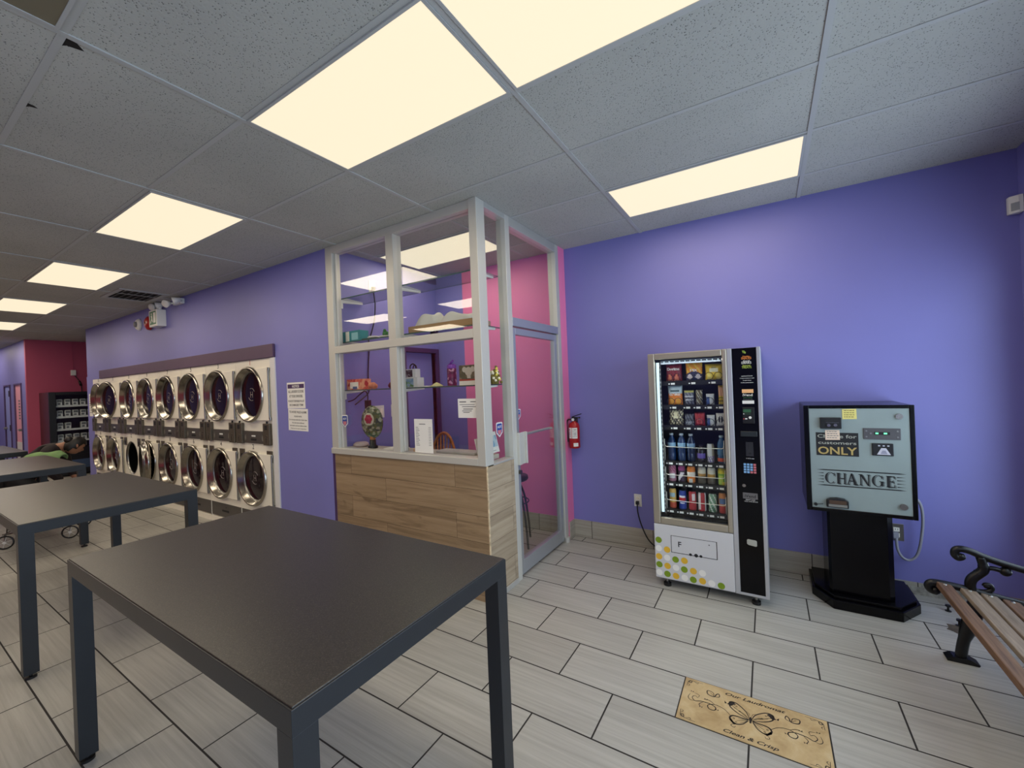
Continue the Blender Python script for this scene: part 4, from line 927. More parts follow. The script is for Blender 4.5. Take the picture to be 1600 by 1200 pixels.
# ================================================================== WHEELED TROLLEY
t = thing('shopping_trolley', 'black wheeled trolley under the third table, only its wheels in sight', 'trolley', (-7.27, 1.215, 0), rotz=math.atan2(-0.2, 0.45)+PI/2)
def wheel(x, y, par):
    q = MB(); q.tube([(x+0.066*math.cos(i*PI/14), y, 0.074+0.066*math.sin(i*PI/14)) for i in range(28)], 0.008, 8, closed=True)
    w_ = q.build('wheel', M['black'], par)
    q = MB(); q.cyl((x, y-0.012, 0.074), (x, y+0.012, 0.074), 0.014, 14)
    for i in range(6): a = i*PI/3+0.3; q.tube([(x, y, 0.074), (x+0.06*math.cos(a), y, 0.074+0.06*math.sin(a))], 0.003, 6)
    q.build('spokes', M['white'], w_)
for x in (-0.25, 0.25):
    for y in (-0.27, 0.27): wheel(x, y, t)
q = MB()
for y in (-0.25, 0.25): q.tube([(-0.27, y, 0.16), (0.27, y, 0.16)], 0.009)
for x in (-0.25, 0.25): q.tube([(x, -0.27, 0.16), (x, 0.27, 0.16)], 0.009)
for x in (-0.25, 0.25):
    for y in (-0.25, 0.25): q.tube([(x, y, 0.16), (x, y*1.04, 0.10), (x, y*1.08, 0.076)], 0.009)
q.build('base_frame', M['steel'], t)
q = MB()
for z in (0.2, 0.35, 0.52): q.tube([(-0.24, -0.24, z), (0.24, -0.24, z), (0.24, 0.24, z), (-0.24, 0.24, z)], 0.005, 6, closed=True)
for i in range(9):
    u = -0.24+0.06*i
    for s in (-0.24, 0.24): q.tube([(u, s, 0.2), (u, s, 0.52)], 0.003, 6); q.tube([(s, u, 0.2), (s, u, 0.52)], 0.003, 6)
    q.tube([(u, -0.24, 0.2), (u, 0.24, 0.2)], 0.003, 6)
for x in (-0.24, 0.24):
    for y in (-0.24, 0.24): q.tube([(x, y, 0.16), (x, y, 0.2)], 0.005, 6)
q.build('basket', M['black'], t)

# ================================================================== PERSON
def skin(name, joints, edges, m, parent, org, sub=2, root=0):
    """joints: list of (x,y,z,r); one continuous skinned surface"""
    me = bpy.data.meshes.new(name); O = Vector(org)
    me.from_pydata([tuple(Vector(j[:3])-O) for j in joints], edges, [])
    ob = bpy.data.objects.new(name, me); COL.objects.link(ob)
    ob.modifiers.new('skin', 'SKIN'); sv = me.skin_vertices[0].data
    for i, j in enumerate(joints):
        r = j[3]; sv[i].radius = (r, j[4] if len(j) > 4 else r); sv[i].use_root = (i == root)
    ob.modifiers['skin'].use_smooth_shade = True
    s = ob.modifiers.new('sub', 'SUBSURF'); s.levels = sub; s.render_levels = sub
    dg = bpy.context.evaluated_depsgraph_get(); dg.update()
    nm = bpy.data.meshes.new_from_object(ob.evaluated_get(dg)); bpy.data.objects.remove(ob)
    nm.materials.clear(); nm.materials.append(m); nm.name = name
    nm.polygons.foreach_set('use_smooth', [True]*len(nm.polygons)); nm.update()
    ob = bpy.data.objects.new(name, nm); COL.objects.link(ob)
    if parent is not None: ob.parent = parent
    else: ob.location = O
    return ob
px, py = -8.76, 1.22
po = (px, py, 0)
pt = thing('person', 'person in dark clothes bending over between the tables, head lowered', 'person', po, rotz=math.radians(-35))
sk = mat('skin', C(150, 104, 80), 0.55)
J = [(px, py, .64, .13), (px, py+.16, .74, .125), (px, py+.32, .86, .13), (px, py+.42, .945, .085), (px, py+.48, .96, .055), (px, py+.53, .965, .075),
     (px-.17, py+.37, .90, .06), (px-.22, py+.40, .66, .045), (px-.16, py+.52, .46, .035), (px-.14, py+.55, .40, .03),
     (px+.17, py+.37, .90, .06), (px+.21, py+.40, .66, .045), (px+.14, py+.52, .46, .035), (px+.12, py+.55, .40, .03),
     (px-.09, py-.02, .60, .10), (px-.11, py+.22, .42, .07), (px-.10, py-.02, .09, .045), (px-.11, py+.13, .035, .035),
     (px+.09, py-.02, .60, .10), (px+.11, py+.22, .42, .07), (px+.10, py-.02, .09, .045), (px+.11, py+.13, .035, .035)]
E = [(0,1),(1,2),(2,3),(3,4),(4,5),(3,6),(6,7),(7,8),(8,9),(3,10),(10,11),(11,12),(12,13),(0,14),(14,15),(15,16),(16,17),(0,18),(18,19),(19,20),(20,21)]
for hx, s in ((9, -1), (13, 1)):
    b = J[hx]
    for i in range(4):
        n0 = len(J); dx = (-0.024+0.016*i)
        J += [(b[0]+dx, b[1]+.015, b[2]-.045, .010), (b[0]+dx*1.15, b[1]+.012-.004*abs(i-1.5), b[2]-.08+.005*abs(i-1.5), .008)]; E += [(hx, n0), (n0, n0+1)]
    n0 = len(J); J += [(b[0]-s*.03, b[1]+.015, b[2]-.015, .011), (b[0]-s*.042, b[1]+.025, b[2]-.045, .009)]; E += [(hx, n0), (n0, n0+1)]
skin('body', J, E, sk, pt, po)
# head: one sculpted ellipsoid mesh with brow, nose, chin
HM = Matrix.Translation((px+0.01, py+.60, .955)) @ Matrix.Rotation(math.radians(38), 4, 'Z') @ Matrix.Rotation(math.radians(-38), 4, 'X') @ Matrix.Rotation(PI, 4, 'Z')
def head_pt(a, b):
    x = math.sin(a)*math.sin(b); y = -math.sin(a)*math.cos(b); z = math.cos(a)
    X, Y, Z = x*.078, y*.098, z*.118
    if y < 0:
        X *= 1-0.22*max(0, -z)
        Y -= 0.022*math.exp(-((x/.16)**2+((z+.12)/.16)**2))            # nose
        Y += 0.012*math.exp(-(((abs(x)-.36)/.16)**2+((z-.12)/.13)**2))   # eye sockets
        Y -= 0.006*math.exp(-((x/.3)**2+((z+.42)/.07)**2))              # lips
        Y -= 0.012*math.exp(-((x/.3)**2+((z+.8)/.2)**2))                # chin
    return HM @ Vector((X, Y, Z))
q = MB(); n1, n2 = 24, 32
q.add([head_pt(PI*j/n1, 2*PI*i/n2) for j in range(n1+1) for i in range(n2)], [(j*n2+i, (j+1)*n2+i, (j+1)*n2+(i+1) % n2, j*n2+(i+1) % n2) for j in range(n1) for i in range(n2)], 0, True)
for s in (-1, 1):
    c = HM @ Vector((s*.078, .005, -.005)); q.ball(c, .028, 12, 0, (.35, .7, 1))
hd = q.build('head', sk, pt, org=po)
q = MB()
for s in (-1, 1): q.ball(HM @ Vector((s*.029, -.083, .014)), .011, 10)
q.build('eye', M['ink'], hd, org=po)
q = MB(); q.tube([HM @ Vector((-.024, -.091, -.05)), HM @ Vector((0, -.099, -.051)), HM @ Vector((.024, -.091, -.05))], .004, 8); q.build('mouth', mat('lip', C(120, 64, 58), 0.5), hd, org=po)
q = MB(); hv = []
for j in range(17):
    for i in range(n2):
        a = PI*j/24; b = 2*PI*i/n2; y = -math.cos(b)
        lim = 0.36 if y < -0.35 else (0.62 if y < 0.2 else 0.80)
        a2 = PI*lim*j/16; p = head_pt(a2, b); c = HM @ Vector((0, 0, 0)); hv.append(c+(p-c)*1.11+Vector((0, 0, 0.004*math.sin(7*b))))
q.add(hv, [(j*n2+i, (j+1)*n2+i, (j+1)*n2+(i+1) % n2, j*n2+(i+1) % n2) for j in range(16) for i in range(n2)], 0, True)
q.ball(HM @ Vector((0, .105, .03)), .05, 12)
q.build('hair', mat('black_hair', C(16, 12, 12), 0.5), pt, org=po)
JJ = [(px, py-.02, .63, .155), (px, py+.14, .74, .145), (px, py+.30, .86, .145), (px, py+.42, .95, .10), (px-.18, py+.37, .905, .08), (px-.225, py+.40, .67, .062), (px-.17, py+.51, .49, .05), (px+.18, py+.37, .905, .08), (px+.215, py+.40, .67, .062), (px+.15, py+.51, .49, .05)]
skin('jacket', JJ, [(0,1),(1,2),(2,3),(3,4),(4,5),(5,6),(3,7),(7,8),(8,9)], mat('dark_jacket', C(30, 20, 24), 0.8), pt, po)
JT = [(px, py-.03, .62, .15), (px-.095, py+.02, .56, .115), (px-.11, py+.22, .42, .085), (px-.10, py-.02, .10, .07), (px+.095, py+.02, .56, .115), (px+.11, py+.22, .42, .085), (px+.10, py-.02, .10, .07)]
skin('trousers', JT, [(0,1),(1,2),(2,3),(0,4),(4,5),(5,6)], mat('dark_trousers', C(24, 24, 30), 0.8), pt, po)
for s in (-1, 1):
    q = MB(); q.ball((px+.105*s, py+.06, .04), .055, 14, 0, (.8, 2.2, .72)); q.build('shoe', M['black'], pt, org=po)
# green cloth over the near arm
q = MB(); NX, NY = 16, 24; vs = []
for j in range(NY+1):
    for i in range(NX+1):
        u = i/NX; v = j/NY
        a = (u-0.42)*PI*1.0
        x = px+.235+0.08*math.sin(a)*(1+.2*math.sin(5*v)); z = .80+.02*math.sin(9*v)+0.11*math.cos(a)*(1-.15*math.sin(7*v+1))-(0.10*max(0, u-.75)*4*.25)
        vs.append((x+.012*math.sin(11*v+5*u), py+.22+.36*v+.02*math.sin(6*u), z-(0.22*max(0, v-.82))))
W2 = NX+1
q.add(vs, [(j*W2+i, j*W2+i+1, (j+1)*W2+i+1, (j+1)*W2+i) for j in range(NY) for i in range(NX)], 0, True)
gc = q.build('green_cloth', mat('green_towel', C(120, 152, 100), 0.9, bump=0.4, bscale=80, var=0.12, vscale=10), org=po)
gc.rotation_euler.z = math.radians(-35)
gc.modifiers.new('thick', 'SOLIDIFY').thickness = 0.012
tag(gc, 'light green cloth hanging over the arm of the bending person', 'cloth')

# ================================================================== FAR DISPENSER
fo = (-13.0, 2.86, 0); fx = -12.6; y0, y1 = 2.20, 3.52
t = thing('dispenser_machine', 'large black glass fronted dispenser against the dark pink wall', 'vending machine', fo)
q = MB(); q.box(-13.385, fx-0.06, y0, y0+0.05, 0.03, 1.79); q.box(-13.385, fx-0.06, y1-0.05, y1, 0.03, 1.79); q.box(-13.385, fx-0.06, y0+0.05, y1-0.05, 1.72, 1.79); q.box(-13.385, fx-0.06, y0+0.05, y1-0.05, 0.03, 0.55); q.box(-13.385, -13.34, y0+0.05, y1-0.05, 0.55, 1.72)
q.build('cabinet', mat('maroon_steel', C(74, 30, 44), 0.5), t, org=fo)
q = MB()
for b in ((y0, y0+0.10, 0.45, 1.79), (y1-0.10, y1, 0.45, 1.79), (y0+0.10, y1-0.10, 1.73, 1.79), (y0+0.10, y1-0.10, 0.45, 0.60)): q.box(fx-0.06, fx, b[0], b[1], b[2], b[3])
q.build('door_frame', M['black'], t, org=fo, bev=0.004)
MB().box(fx-0.03, fx-0.025, y0+0.10, y1-0.10, 0.60, 1.73).build('glass', M['vglass'], t, org=fo)
MB().box(fx-0.055, fx-0.005, y0, y1, 0.03, 0.45).build('lower_panel', M['black'], t, org=fo, bev=0.004)
MB().box(fx-0.005, fx+0.001, y0+0.25, y1-0.35, 0.15, 0.34).build('delivery_flap', mat('flap_blue', C(60, 80, 110), 0.4), t, org=fo)
for y in (y0+0.08, y1-0.08):
    for x in (-13.3, -12.75): MB().cyl((x, y, 0), (x, y, 0.03), 0.03).build('foot', M['black'], t, org=fo)
zs = (1.50, 1.265, 1.00, 0.755)
for z in zs:
    sf = MB().box(-13.33, fx-0.08, y0+0.06, y1-0.06, z-0.012, z).build('shelf', M['steel'], t, org=fo)
    MB().box(fx-0.08, fx-0.076, y0+0.06, y1-0.06, z-0.03, z+0.008).build('shelf_edge', M['white'], sf, org=fo)
sp = MB().box(-0.05, 0.05, -0.042, 0.042, 0, 0.135).build('soap_pack', M['white'], bev=0.006)
q = MB(); q.box(0.05, 0.0508, -0.034, 0.034, 0.075, 0.125, 0); q.box(0.05, 0.0508, -0.03, 0.012, 0.02, 0.06, 0); q.build('pack_print', mat('soap_print', C(110, 114, 116), 0.6), sp)
rows = ('top', 'second', 'third', 'bottom'); ordn = ('first', 'second', 'third', 'fourth', 'fifth', 'sixth', 'seventh')
k = 0
for r, z in enumerate(zs):
    for i in range(7):
        if r == 2 and i == 2: continue
        o = sp if k == 0 else copy_tree(sp); k += 1
        o.location = (fx-0.15, y0+0.17+0.117*i, z+0.0005)
        tag(o, 'pale soap pack, %s from the left on the %s shelf of the black dispenser' % (ordn[i], rows[r]), 'soap pack', 'soap packs in the black dispenser')
t = thing('junction_box', 'small white box with hanging black cord high on the dark pink wall', 'outlet', (-13.4, 2.73, 2.23))
MB().box(0, 0.045, -0.04, 0.04, -0.06, 0.06).build('cover', M['white'], t, bev=0.004)
q = MB(); q.tube(smooth_pts([(0.03, 0.02, -0.06), (0.04, 0.06, -0.14), (0.05, 0.10, -0.22), (0.05, 0.115, -0.32), (0.05, 0.12, -0.44)]), 0.009, 8); q.tube([(0.045, 0.085, -0.19), (0.05, 0.11, -0.30)], 0.022, 8); q.build('cord', M['black'], t)
q = MB(); q.box(0, 0.012, -0.006, 0.006, 0.06, 0.70); q.build('conduit', M['pink_dark'], t)
# ================================================================== VENDING MACHINE
vx0, vx1, vy, vz0, vz1 = -0.775, -0.035, 3.235, 0.062, 1.768
vo = (-0.405, 3.57, 0)
vt = thing('vending_machine', 'silver and black vending machine full of snacks and drinks', 'vending machine', vo)
def vp(nm, m, q, par=None, bev=0.0): return q.build(nm, m, par or vt, org=vo, bev=bev)
gx0, gx1, gz0, gz1 = -0.725, -0.268, 0.528, 1.722     # glass opening
sx = -0.237                                           # end of the window door
M['vgrey'] = mat('machine_grey', C(176, 178, 182), 0.4, 0.15); M['vframe'] = mat('champagne_aluminium', C(186, 178, 160), 0.34, 0.7)
q = MB(); yb = YW-0.014
q.box(vx0, vx0+0.035, vy+0.03, yb, vz0, vz1); q.box(sx-0.02, vx1, vy+0.03, yb, vz0, vz1); q.box(vx0+0.035, sx-0.02, vy+0.03, yb, 1.735, vz1); q.box(vx0+0.035, sx-0.02, vy+0.03, yb, vz0, 0.515); q.box(vx0+0.035, sx-0.02, yb-0.05, yb, 0.515, 1.735)
vp('cabinet', M['vgrey'], q)
q = MB(); q.box(vx0+0.035, vx0+0.039, vy+0.035, yb-0.05, 0.515, 1.735); q.box(sx-0.024, sx-0.02, vy+0.035, yb-0.05, 0.515, 1.735); q.box(vx0+0.039, sx-0.024, yb-0.054, yb-0.05, 0.515, 1.735); q.box(vx0+0.039, sx-0.024, vy+0.035, yb-0.054, 1.731, 1.735); q.box(vx0+0.039, sx-0.024, vy+0.035, yb-0.054, 0.515, 0.519)
vp('lining', M['navy'], q)
q = MB(); q.box(vx0, gx0, vy, vy+0.03, 0.478, vz1); q.box(gx1, sx, vy, vy+0.03, 0.478, vz1); q.box(gx0, gx1, vy, vy+0.03, gz1, vz1); q.box(gx0, gx1, vy, vy+0.03, 0.478, gz0)
wd = vp('window_door', M['vframe'], q, bev=0.006)
vp('glass', M['vglass'], MB().box(gx0, gx1, vy+0.012, vy+0.016, gz0, gz1), wd)
q = MB(); q.box(gx0+0.004, gx0+0.022, vy+0.035, vy+0.05, 0.56, 1.70); vp('light_tube', M['led'], q)
q = MB()
for i in range(11): q.ball((gx0+0.06+.037*i, vy+0.055, 1.703), .0045, 8)
vp('top_light', M['led'], q)
vp('top_strip', mat('strip_grey', C(120, 126, 132), 0.4), MB().box(gx0+0.03, gx1-0.01, vy+0.058, vy+0.064, 1.685, 1.715))
q = MB(); q.box(gx0+0.024, gx0+0.034, vy+0.05, vy+0.07, 0.54, 1.71)
for i in range(36): q.box(gx0+0.0255, gx0+0.0325, vy+0.0485, vy+0.05, 0.55+0.032*i, 0.565+0.032*i, 1)
vp('shelf_rail', [M['black'], M['steel']], q)
LV = [(1.552, 3), (1.370, 5), (1.214, 5), (0.944, 6), (0.783, 6), (0.576, 6)]
XS = [[-0.610, -0.466, -0.331], [-0.606, -0.508, -0.438, -0.363, -0.288], [-0.604, -0.511, -0.439, -0.364, -0.298], [-0.648, -0.577, -0.510, -0.440, -0.375, -0.302], [-0.650, -0.583, -0.516, -0.441, -0.376, -0.304], [-0.654, -0.583, -0.513, -0.447, -0.375, -0.308]]
for (z, n_), xs in zip(LV, XS):
    q = MB(); q.box(vx0+0.045, sx-0.03, 3.318, yb-0.06, z-0.010, z); q.box(vx0+0.045, sx-0.03, 3.312, 3.318, z-0.030, z+0.004)
    tr = vp('tray', M['black'], q)
    q = MB()
    for x in xs:
        q.box(x-0.016, x+0.012, 3.3105, 3.312, z-0.024, z-0.010); q.box(x-0.034, x-0.024, 3.3105, 3.312, z-0.022, z-0.013)
    vp('price_label', M['paper'], q, tr)
for z, x0, x1, h in ((0.944, -0.69, -0.282, 0.115), (0.783, -0.69, -0.282, 0.062), (0.576, -0.69, -0.282, 0.075)):
    q = MB(); q.tube(smooth_pts([(x0, 3.316, z+h+0.055), (x0, 3.308, z+h+0.02), (x0+0.012, 3.302, z+h), (x0+0.06, 3.300, z+h-0.002), ((x0+x1)/2, 3.300, z+h-0.004), (x1-0.05, 3.300, z+h-0.002), (x1-0.008, 3.302, z+h), (x1, 3.308, z+h+0.02), (x1, 3.316, z+h+0.055)], 5), 0.0022, 8)
    q.tube([(x0, 3.316, z+h+0.055), (x0, 3.316, z-0.005)], 0.0022, 6); q.tube([(x1, 3.316, z+h+0.055), (x1, 3.316, z-0.005)], 0.0022, 6)
    vp('wire_guard', M['cream'], q)
q = MB()
def coil(x, z, r):
    q = MB(); q.tube([(x+r*math.cos(a*PI/12), 3.320, z+r+0.004+r*math.sin(a*PI/12)) for a in range(-8, 14)], 0.0022, 6); vp('coil', M['black'], q)
for x in XS[0]: coil(x-0.030, LV[0][0], 0.027); coil(x+0.030, LV[0][0], 0.027)
coil(-0.633, LV[1][0], 0.026); coil(-0.580, LV[1][0], 0.026); coil(-0.630, LV[2][0], 0.026); coil(-0.578, LV[2][0], 0.026)
for r in (1, 2):
    for x in XS[r][1:]: coil(x, LV[r][0], 0.026)
vp('lower_shelf', M['gloss_black'], MB().box(vx0+0.045, sx-0.03, 3.30, 3.5, 0.519, 0.535))
q = MB(); q.box(vx0, sx-0.001, vy, vy+0.028, vz0+0.004, 0.474); lp = vp('lower_panel', mat('panel_grey', C(208, 208, 210), 0.4), q, bev=0.003)
G = [(-.745,.352),(-.628,.223),(-.746,.165),(-.569,.160),(-.690,.103),(-.510,.097),(-.326,.093)]
Wd = [(-.746,.288),(-.687,.226),(-.627,.162),(-.748,.104),(-.568,.099),(-.446,.158),(-.387,.097)]
Yd = [(-.686,.287),(-.746,.226),(-.566,.226),(-.687,.164),(-.507,.161),(-.629,.1),(-.448,.101)]
q = MB()
for i, S in enumerate((G, Wd, Yd)):
    for x, z in S: q.lathe([(0, 0), (0.0235, 0)], (x, vy-0.0006, z), (0, 1, 0), 24, i, False)
vp('dots', [mat('dot_green', C(122, 150, 24), 0.5), M['paper'], mat('dot_yellow', C(226, 180, 52), 0.5)], q, lp)
q = MB(); e = 0.0024; y = vy-0.0006
for a, b, c, d_ in ((-.655, -.345, .398, .401), (-.655, -.345, .273, .277), (-.656, -.652, .273, .401), (-.348, -.343, .273, .401)): q.box(a, b, y, vy, c, d_)
for x, r in ((-.484, .013), (-.522, .010), (-.452, .010)): q.lathe([(0, 0), (r, 0)], (x, y-0.0002, .279), (0, 1, 0), 16, 0, False)
q.text('F', (-.594, y-0.0004, .322), .040, bold=0.01); q.lathe([(0, 0), (0.005, 0)], (-.395, y-.0002, .37), (0, 1, 0), 12, 1, False)
vp('delivery_flap', [M['ink'], M['inkgrey']], q, lp)
q = MB(); q.box(sx+0.001, -0.206, vy, vy+0.028, vz0, vz1); q.box(-0.058, vx1, vy, vy+0.028, vz0, vz1); q.box(-0.206, -0.058, vy, vy+0.028, vz0, 0.08); vp('edge_trim', mat('silver_trim', C(198, 200, 204), 0.35, 0.6), q, bev=0.002)
pb = vp('control_panel', M['gloss_black'], MB().box(-0.206, -0.058, vy+0.002, vy+0.028, 0.08, vz1-0.002))
yy = vy+0.0012; cx = -0.118
def vt_text(nm, rows_, m):
    q = MB()
    for z, s, tx, wd in rows_: q.text(tx, (cx, yy, z), s, width=wd, bold=0.015)
    vp(nm, m, q, pb)
orange = mat('print_orange', C(236, 140, 60), 0.5); lime = mat('print_lime', C(176, 196, 80), 0.5)
vt_text('lettering', [(1.703, .010, 'Healthy', .042), (1.688, .015, 'SNACKS', .060)], orange)
vt_text('lettering', [(1.672, .010, 'Cool', .038), (1.657, .015, 'DRINKS', .058)], M['paper'])
vt_text('lettering', [(1.641, .010, 'Flavoured', .044), (1.626, .015, 'TREATS', .058)], lime)
vt_text('instruction_lines', [(1.570, .006, 'INSTRUCTIONS', .066), (1.556, .006, '1 insert money or card', .084), (1.541, .006, '2 make choice', .05), (1.526, .006, '3 collect product below', .074)], M['white'])
q = MB(); 
for s, dx in ((1, -.012), (0.6, .014)): q.prism([(-.012*s+dx, .010*s), (-.006*s+dx, -.004*s), (.008*s+dx, -.012*s), (.011*s+dx, -.002*s), (.002*s+dx, .009*s)], (cx, yy, 1.738), (-1 if s < 1 else 1, 0, 0), (0, 0, 1), (0, -0.0003, 0), 0)
vp('leaf_emblem', lime, q, pb)
vp('sticker', mat('sticker_peach', C(250, 190, 130), 0.5), MB().box(-.151, -.083, yy-.0004, yy+.0006, 1.458, 1.483), pb); vp('sticker', M['paper'], MB().box(-.151, -.081, yy-.0004, yy+.0006, 1.384, 1.406), pb)
vt_text('brand_lettering', [(1.436, .017, 'iVend', .058)], M['paper']); vt_text('brand_lettering', [(1.424, .006, 'payment accepted', .052)], mat('print_green', C(70, 130, 80), 0.5)); vt_text('brand_lettering', [(1.412, .006, 'all cards and coins', .056)], M['inkgrey'])
q = MB(); q.box(-.152, -.082, vy-.006, vy+.002, 1.25, 1.36); cr = vp('card_reader', M['black'], q, pb, 0.002)
q = MB(); q.box(-.148, -.102, vy-.0066, vy-.006, 1.325, 1.347, 0)
for i in range(4): q.box(-.148+.012*i, -.142+.012*i, vy-.0066, vy-.006, 1.312, 1.318, 1 if i == 0 else 0)
q.lathe([(0, 0), (.009, 0)], (-.108, vy-.0068, 1.29), (0, 1, 0), 16, 1, False); q.box(-.15, -.142, vy-.0066, vy-.006, 1.278, 1.285, 2); q.box(-.138, -.125, vy-.0066, vy-.006, 1.278, 1.286, 1)
vp('reader_screen', [mat('lcd_green', C(50, 96, 66), 0.4), M['paper'], mat('print_red', C(190, 60, 70), 0.5)], q, cr)
q = MB(); q.box(-.170, -.070, vy-.004, vy+.002, 1.160, 1.196); vp('bill_slot', mat('slot_grey', C(34, 40, 42), 0.35), q, pb, 0.006)
q = MB(); q.box(-.141, -.096, vy-.004, vy+.002, 1.026, 1.122, 0); q.box(-.126, -.123, vy-.0046, vy-.004, 1.075, 1.115, 1); q.lathe([(0, 0), (.008, 0)], (-.118, vy-.0046, 1.045), (0, 1, 0), 14, 1, False); vp('coin_slot', [mat('coin_plate', C(38, 38, 42), 0.35), M['ink']], q, pb)
vt_text('coin_lettering', [(1.007, .006, '5 10 25 coins', .046)], M['white'])
for r in range(4):
    for c in range(4):
        q = MB(); x = -.158+.0195*c; z = .962-.0175*r; q.box(x, x+.015, vy-.003, vy+.002, z, z+.013)
        mm = 'key_red' if c == 3 or (r == 3 and c == 2) else 'key_blue'
        if mm not in M: M[mm] = mat(mm, C(196, 110, 118) if mm == 'key_red' else C(130, 176, 220), 0.45)
        vp('key', M[mm], q, pb)
q = MB(); q.cyl((-.160, vy+.002, .824), (-.160, vy-.008, .824), .011, 16); vp('lock', M['chrome'], q, pb)
q = MB(); q.box(-.170, -.082, vy-.001, vy+.002, .733, .774); bp_ = vp('maker_plate', M['steel'], q, pb)
q = MB(); q.text('iVend', (-.126, vy-.0014, .742), .020, width=.066, bold=.015); vp('brand_lettering', M['ink'], q, bp_)
q = MB(); q.text('GREAT LAKES', (-.126, yy, .722), .008, width=.056); q.text('SALES AND SERVICE', (-.122, yy, .711), .007, width=.078); vp('lettering', M['white'], q, pb)
q = MB(); q.prism([(-.157, .449), (-.15, .455), (-.104, .452), (-.097, .446), (-.097, .415), (-.104, .410), (-.148, .416), (-.157, .424)], (0, vy+.002, 0), (1, 0, 0), (0, 0, 1), (0, -.006, 0)); vp('coin_return', mat('return_grey', C(170, 170, 160), 0.4), q, pb, .002)
for x in (vx0+0.075, -0.115):
    for y in (vy+0.04, yb-0.08):
        q = MB(); q.cyl((x, y, 0), (x, y, 0.022), 0.027, 24); q.cyl((x, y, 0.022), (x, y, 0.03), 0.018, 20); q.cyl((x, y, 0.03), (x, y, vz0), 0.010, 14, 1); vp('foot', [M['black'], M['steel']], q)
q = MB(); q.box(vx0+0.01, -0.045, vy+0.02, yb-0.02, vz0-0.008, vz0); vp('base_plate', mat('base_grey', C(150, 150, 150), 0.5), q)
# ---- goods: every bag, bottle and can a thing
def colmat(c):
    nm = 'pack_%d_%d_%d' % c
    return bpy.data.materials.get(nm) or mat(nm, C(*c), 0.42)
def bag(label, x, z, w, h, cols, fn, text=None, d=0.045, cat='snack bag', nm='snack_bag'):
    q = MB(); nx, ny = 16, 22; m_ = [colmat(c) for c in cols]
    for side in (-1, 1):
        vs = []; fs = []
        for j in range(ny+1):
            for i in range(nx+1):
                u = i/nx*2-1; v = j/ny*2-1
                e = max(0, 1-u**4)**.5*max(0, 1-abs(v)**3.2)**.6
                wv = 1-0.06*(1-v*v) if False else 1.0-0.05*(1-abs(v))
                vs.append((u*w/2*wv, side*d/2*e+0.002*math.sin(9*u+4*v)*e, (v+1)/2*h))
        b = len(q.v)
        for j in range(ny):
            for i in range(nx):
                u = (i+.5)/nx*2-1; v = (j+.5)/ny
                f = (j*(nx+1)+i, j*(nx+1)+i+1, (j+1)*(nx+1)+i+1, (j+1)*(nx+1)+i); f = f if side < 0 else f[::-1]
                q.add([vs[k] for k in f], [(0, 1, 2, 3)], fn(u, v) if side < 0 else 0, True)
    t = q.build(nm, m_, loc=(x, 3.338+d/2, z+0.0005)); tag(t, label, cat, 'snacks in the vending machine')
    if text:
        tx, tz, ts, tw, tc = text; k = MB(); k.text(tx, (0, -d/2-0.0012, tz*h), ts, width=tw, bold=.03); k.build('lettering', colmat(tc), t)
    return t
z = LV[0][0]
bag('dark red bag of corn chips on the top tray, left', XS[0][0], z, .118, .138, [(128, 30, 44), (214, 120, 90), (90, 20, 34)], lambda u, v: 1 if v < .42 and abs(abs(u+.05)-.42) < .3*(1.2-2.2*v) else (2 if v > .9 else 0), ('Doritos', .62, .020, .088, (240, 236, 230)))
bag('orange and navy bag of party mix on the top tray, middle', XS[0][1], z, .117, .140, [(236, 150, 40), (44, 44, 84), (216, 200, 200), (240, 190, 70)], lambda u, v: (2 if (abs(abs(u)-.5)+abs(v-.22)*2 < .36) else 1) if v < .5-.18*u*u else (3 if int(u*4+v*7+9) % 3 == 0 else 0), ('MIX', .5, .018, .05, (236, 236, 240)))
bag('yellow bag of potato chips on the top tray, right', XS[0][2], z, .120, .120, [(232, 198, 56), (246, 224, 120), (60, 56, 50), (240, 236, 210)], lambda u, v: 2 if .72 < v < .84 and abs(u) < .3 else (3 if .5 < v < .72 and abs(u) < .45 else (1 if v < .42 and abs(abs(u)-.5) < .3 else 0)), ('LAYS', .74, .010, .026, (230, 210, 120)))
z = LV[1][0]
bag('orange bag of fish shaped crackers with silver top on the second tray', XS[1][0], z, .106, .150, [(232, 130, 40), (190, 206, 212), (246, 170, 60), (70, 96, 100)], lambda u, v: (3 if .68 < v < .76 and abs(u) < .6 else 1) if v > .6 else (2 if v < .35 and abs(abs(u)-.45) < .3 else 0), ('Goldfish', .50, .013, .08, (246, 240, 230)))
bag('grey and violet cookie bag on the second tray', XS[1][1], z, .068, .110, [(140, 136, 146), (214, 206, 120), (90, 90, 110), (210, 208, 214)], lambda u, v: 1 if v > .88 else (3 if .3 < v < .42 or .55 < v < .62 else (2 if int(u*3+v*5+7) % 2 else 0)))
bag('narrow brown and cream candy bag on the second tray', XS[1][2], z, .047, .112, [(80, 70, 60), (216, 210, 190), (120, 106, 84)], lambda u, v: int(3*abs(math.sin(5*v+2*u))) % 3)
bag('small white and blue wafer pack on the second tray', XS[1][3], z, .055, .082, [(226, 228, 232), (70, 96, 160)], lambda u, v: 1 if u < -.1 and v < .75 else 0, d=.03)
bag('tall slim yellow candy bar on the second tray, far right', XS[1][4], z, .039, .142, [(228, 196, 60), (226, 170, 130), (90, 60, 40)], lambda u, v: 1 if .45 < v < .9 else (2 if .18 < v < .22 else 0), d=.025)
z = LV[2][0]
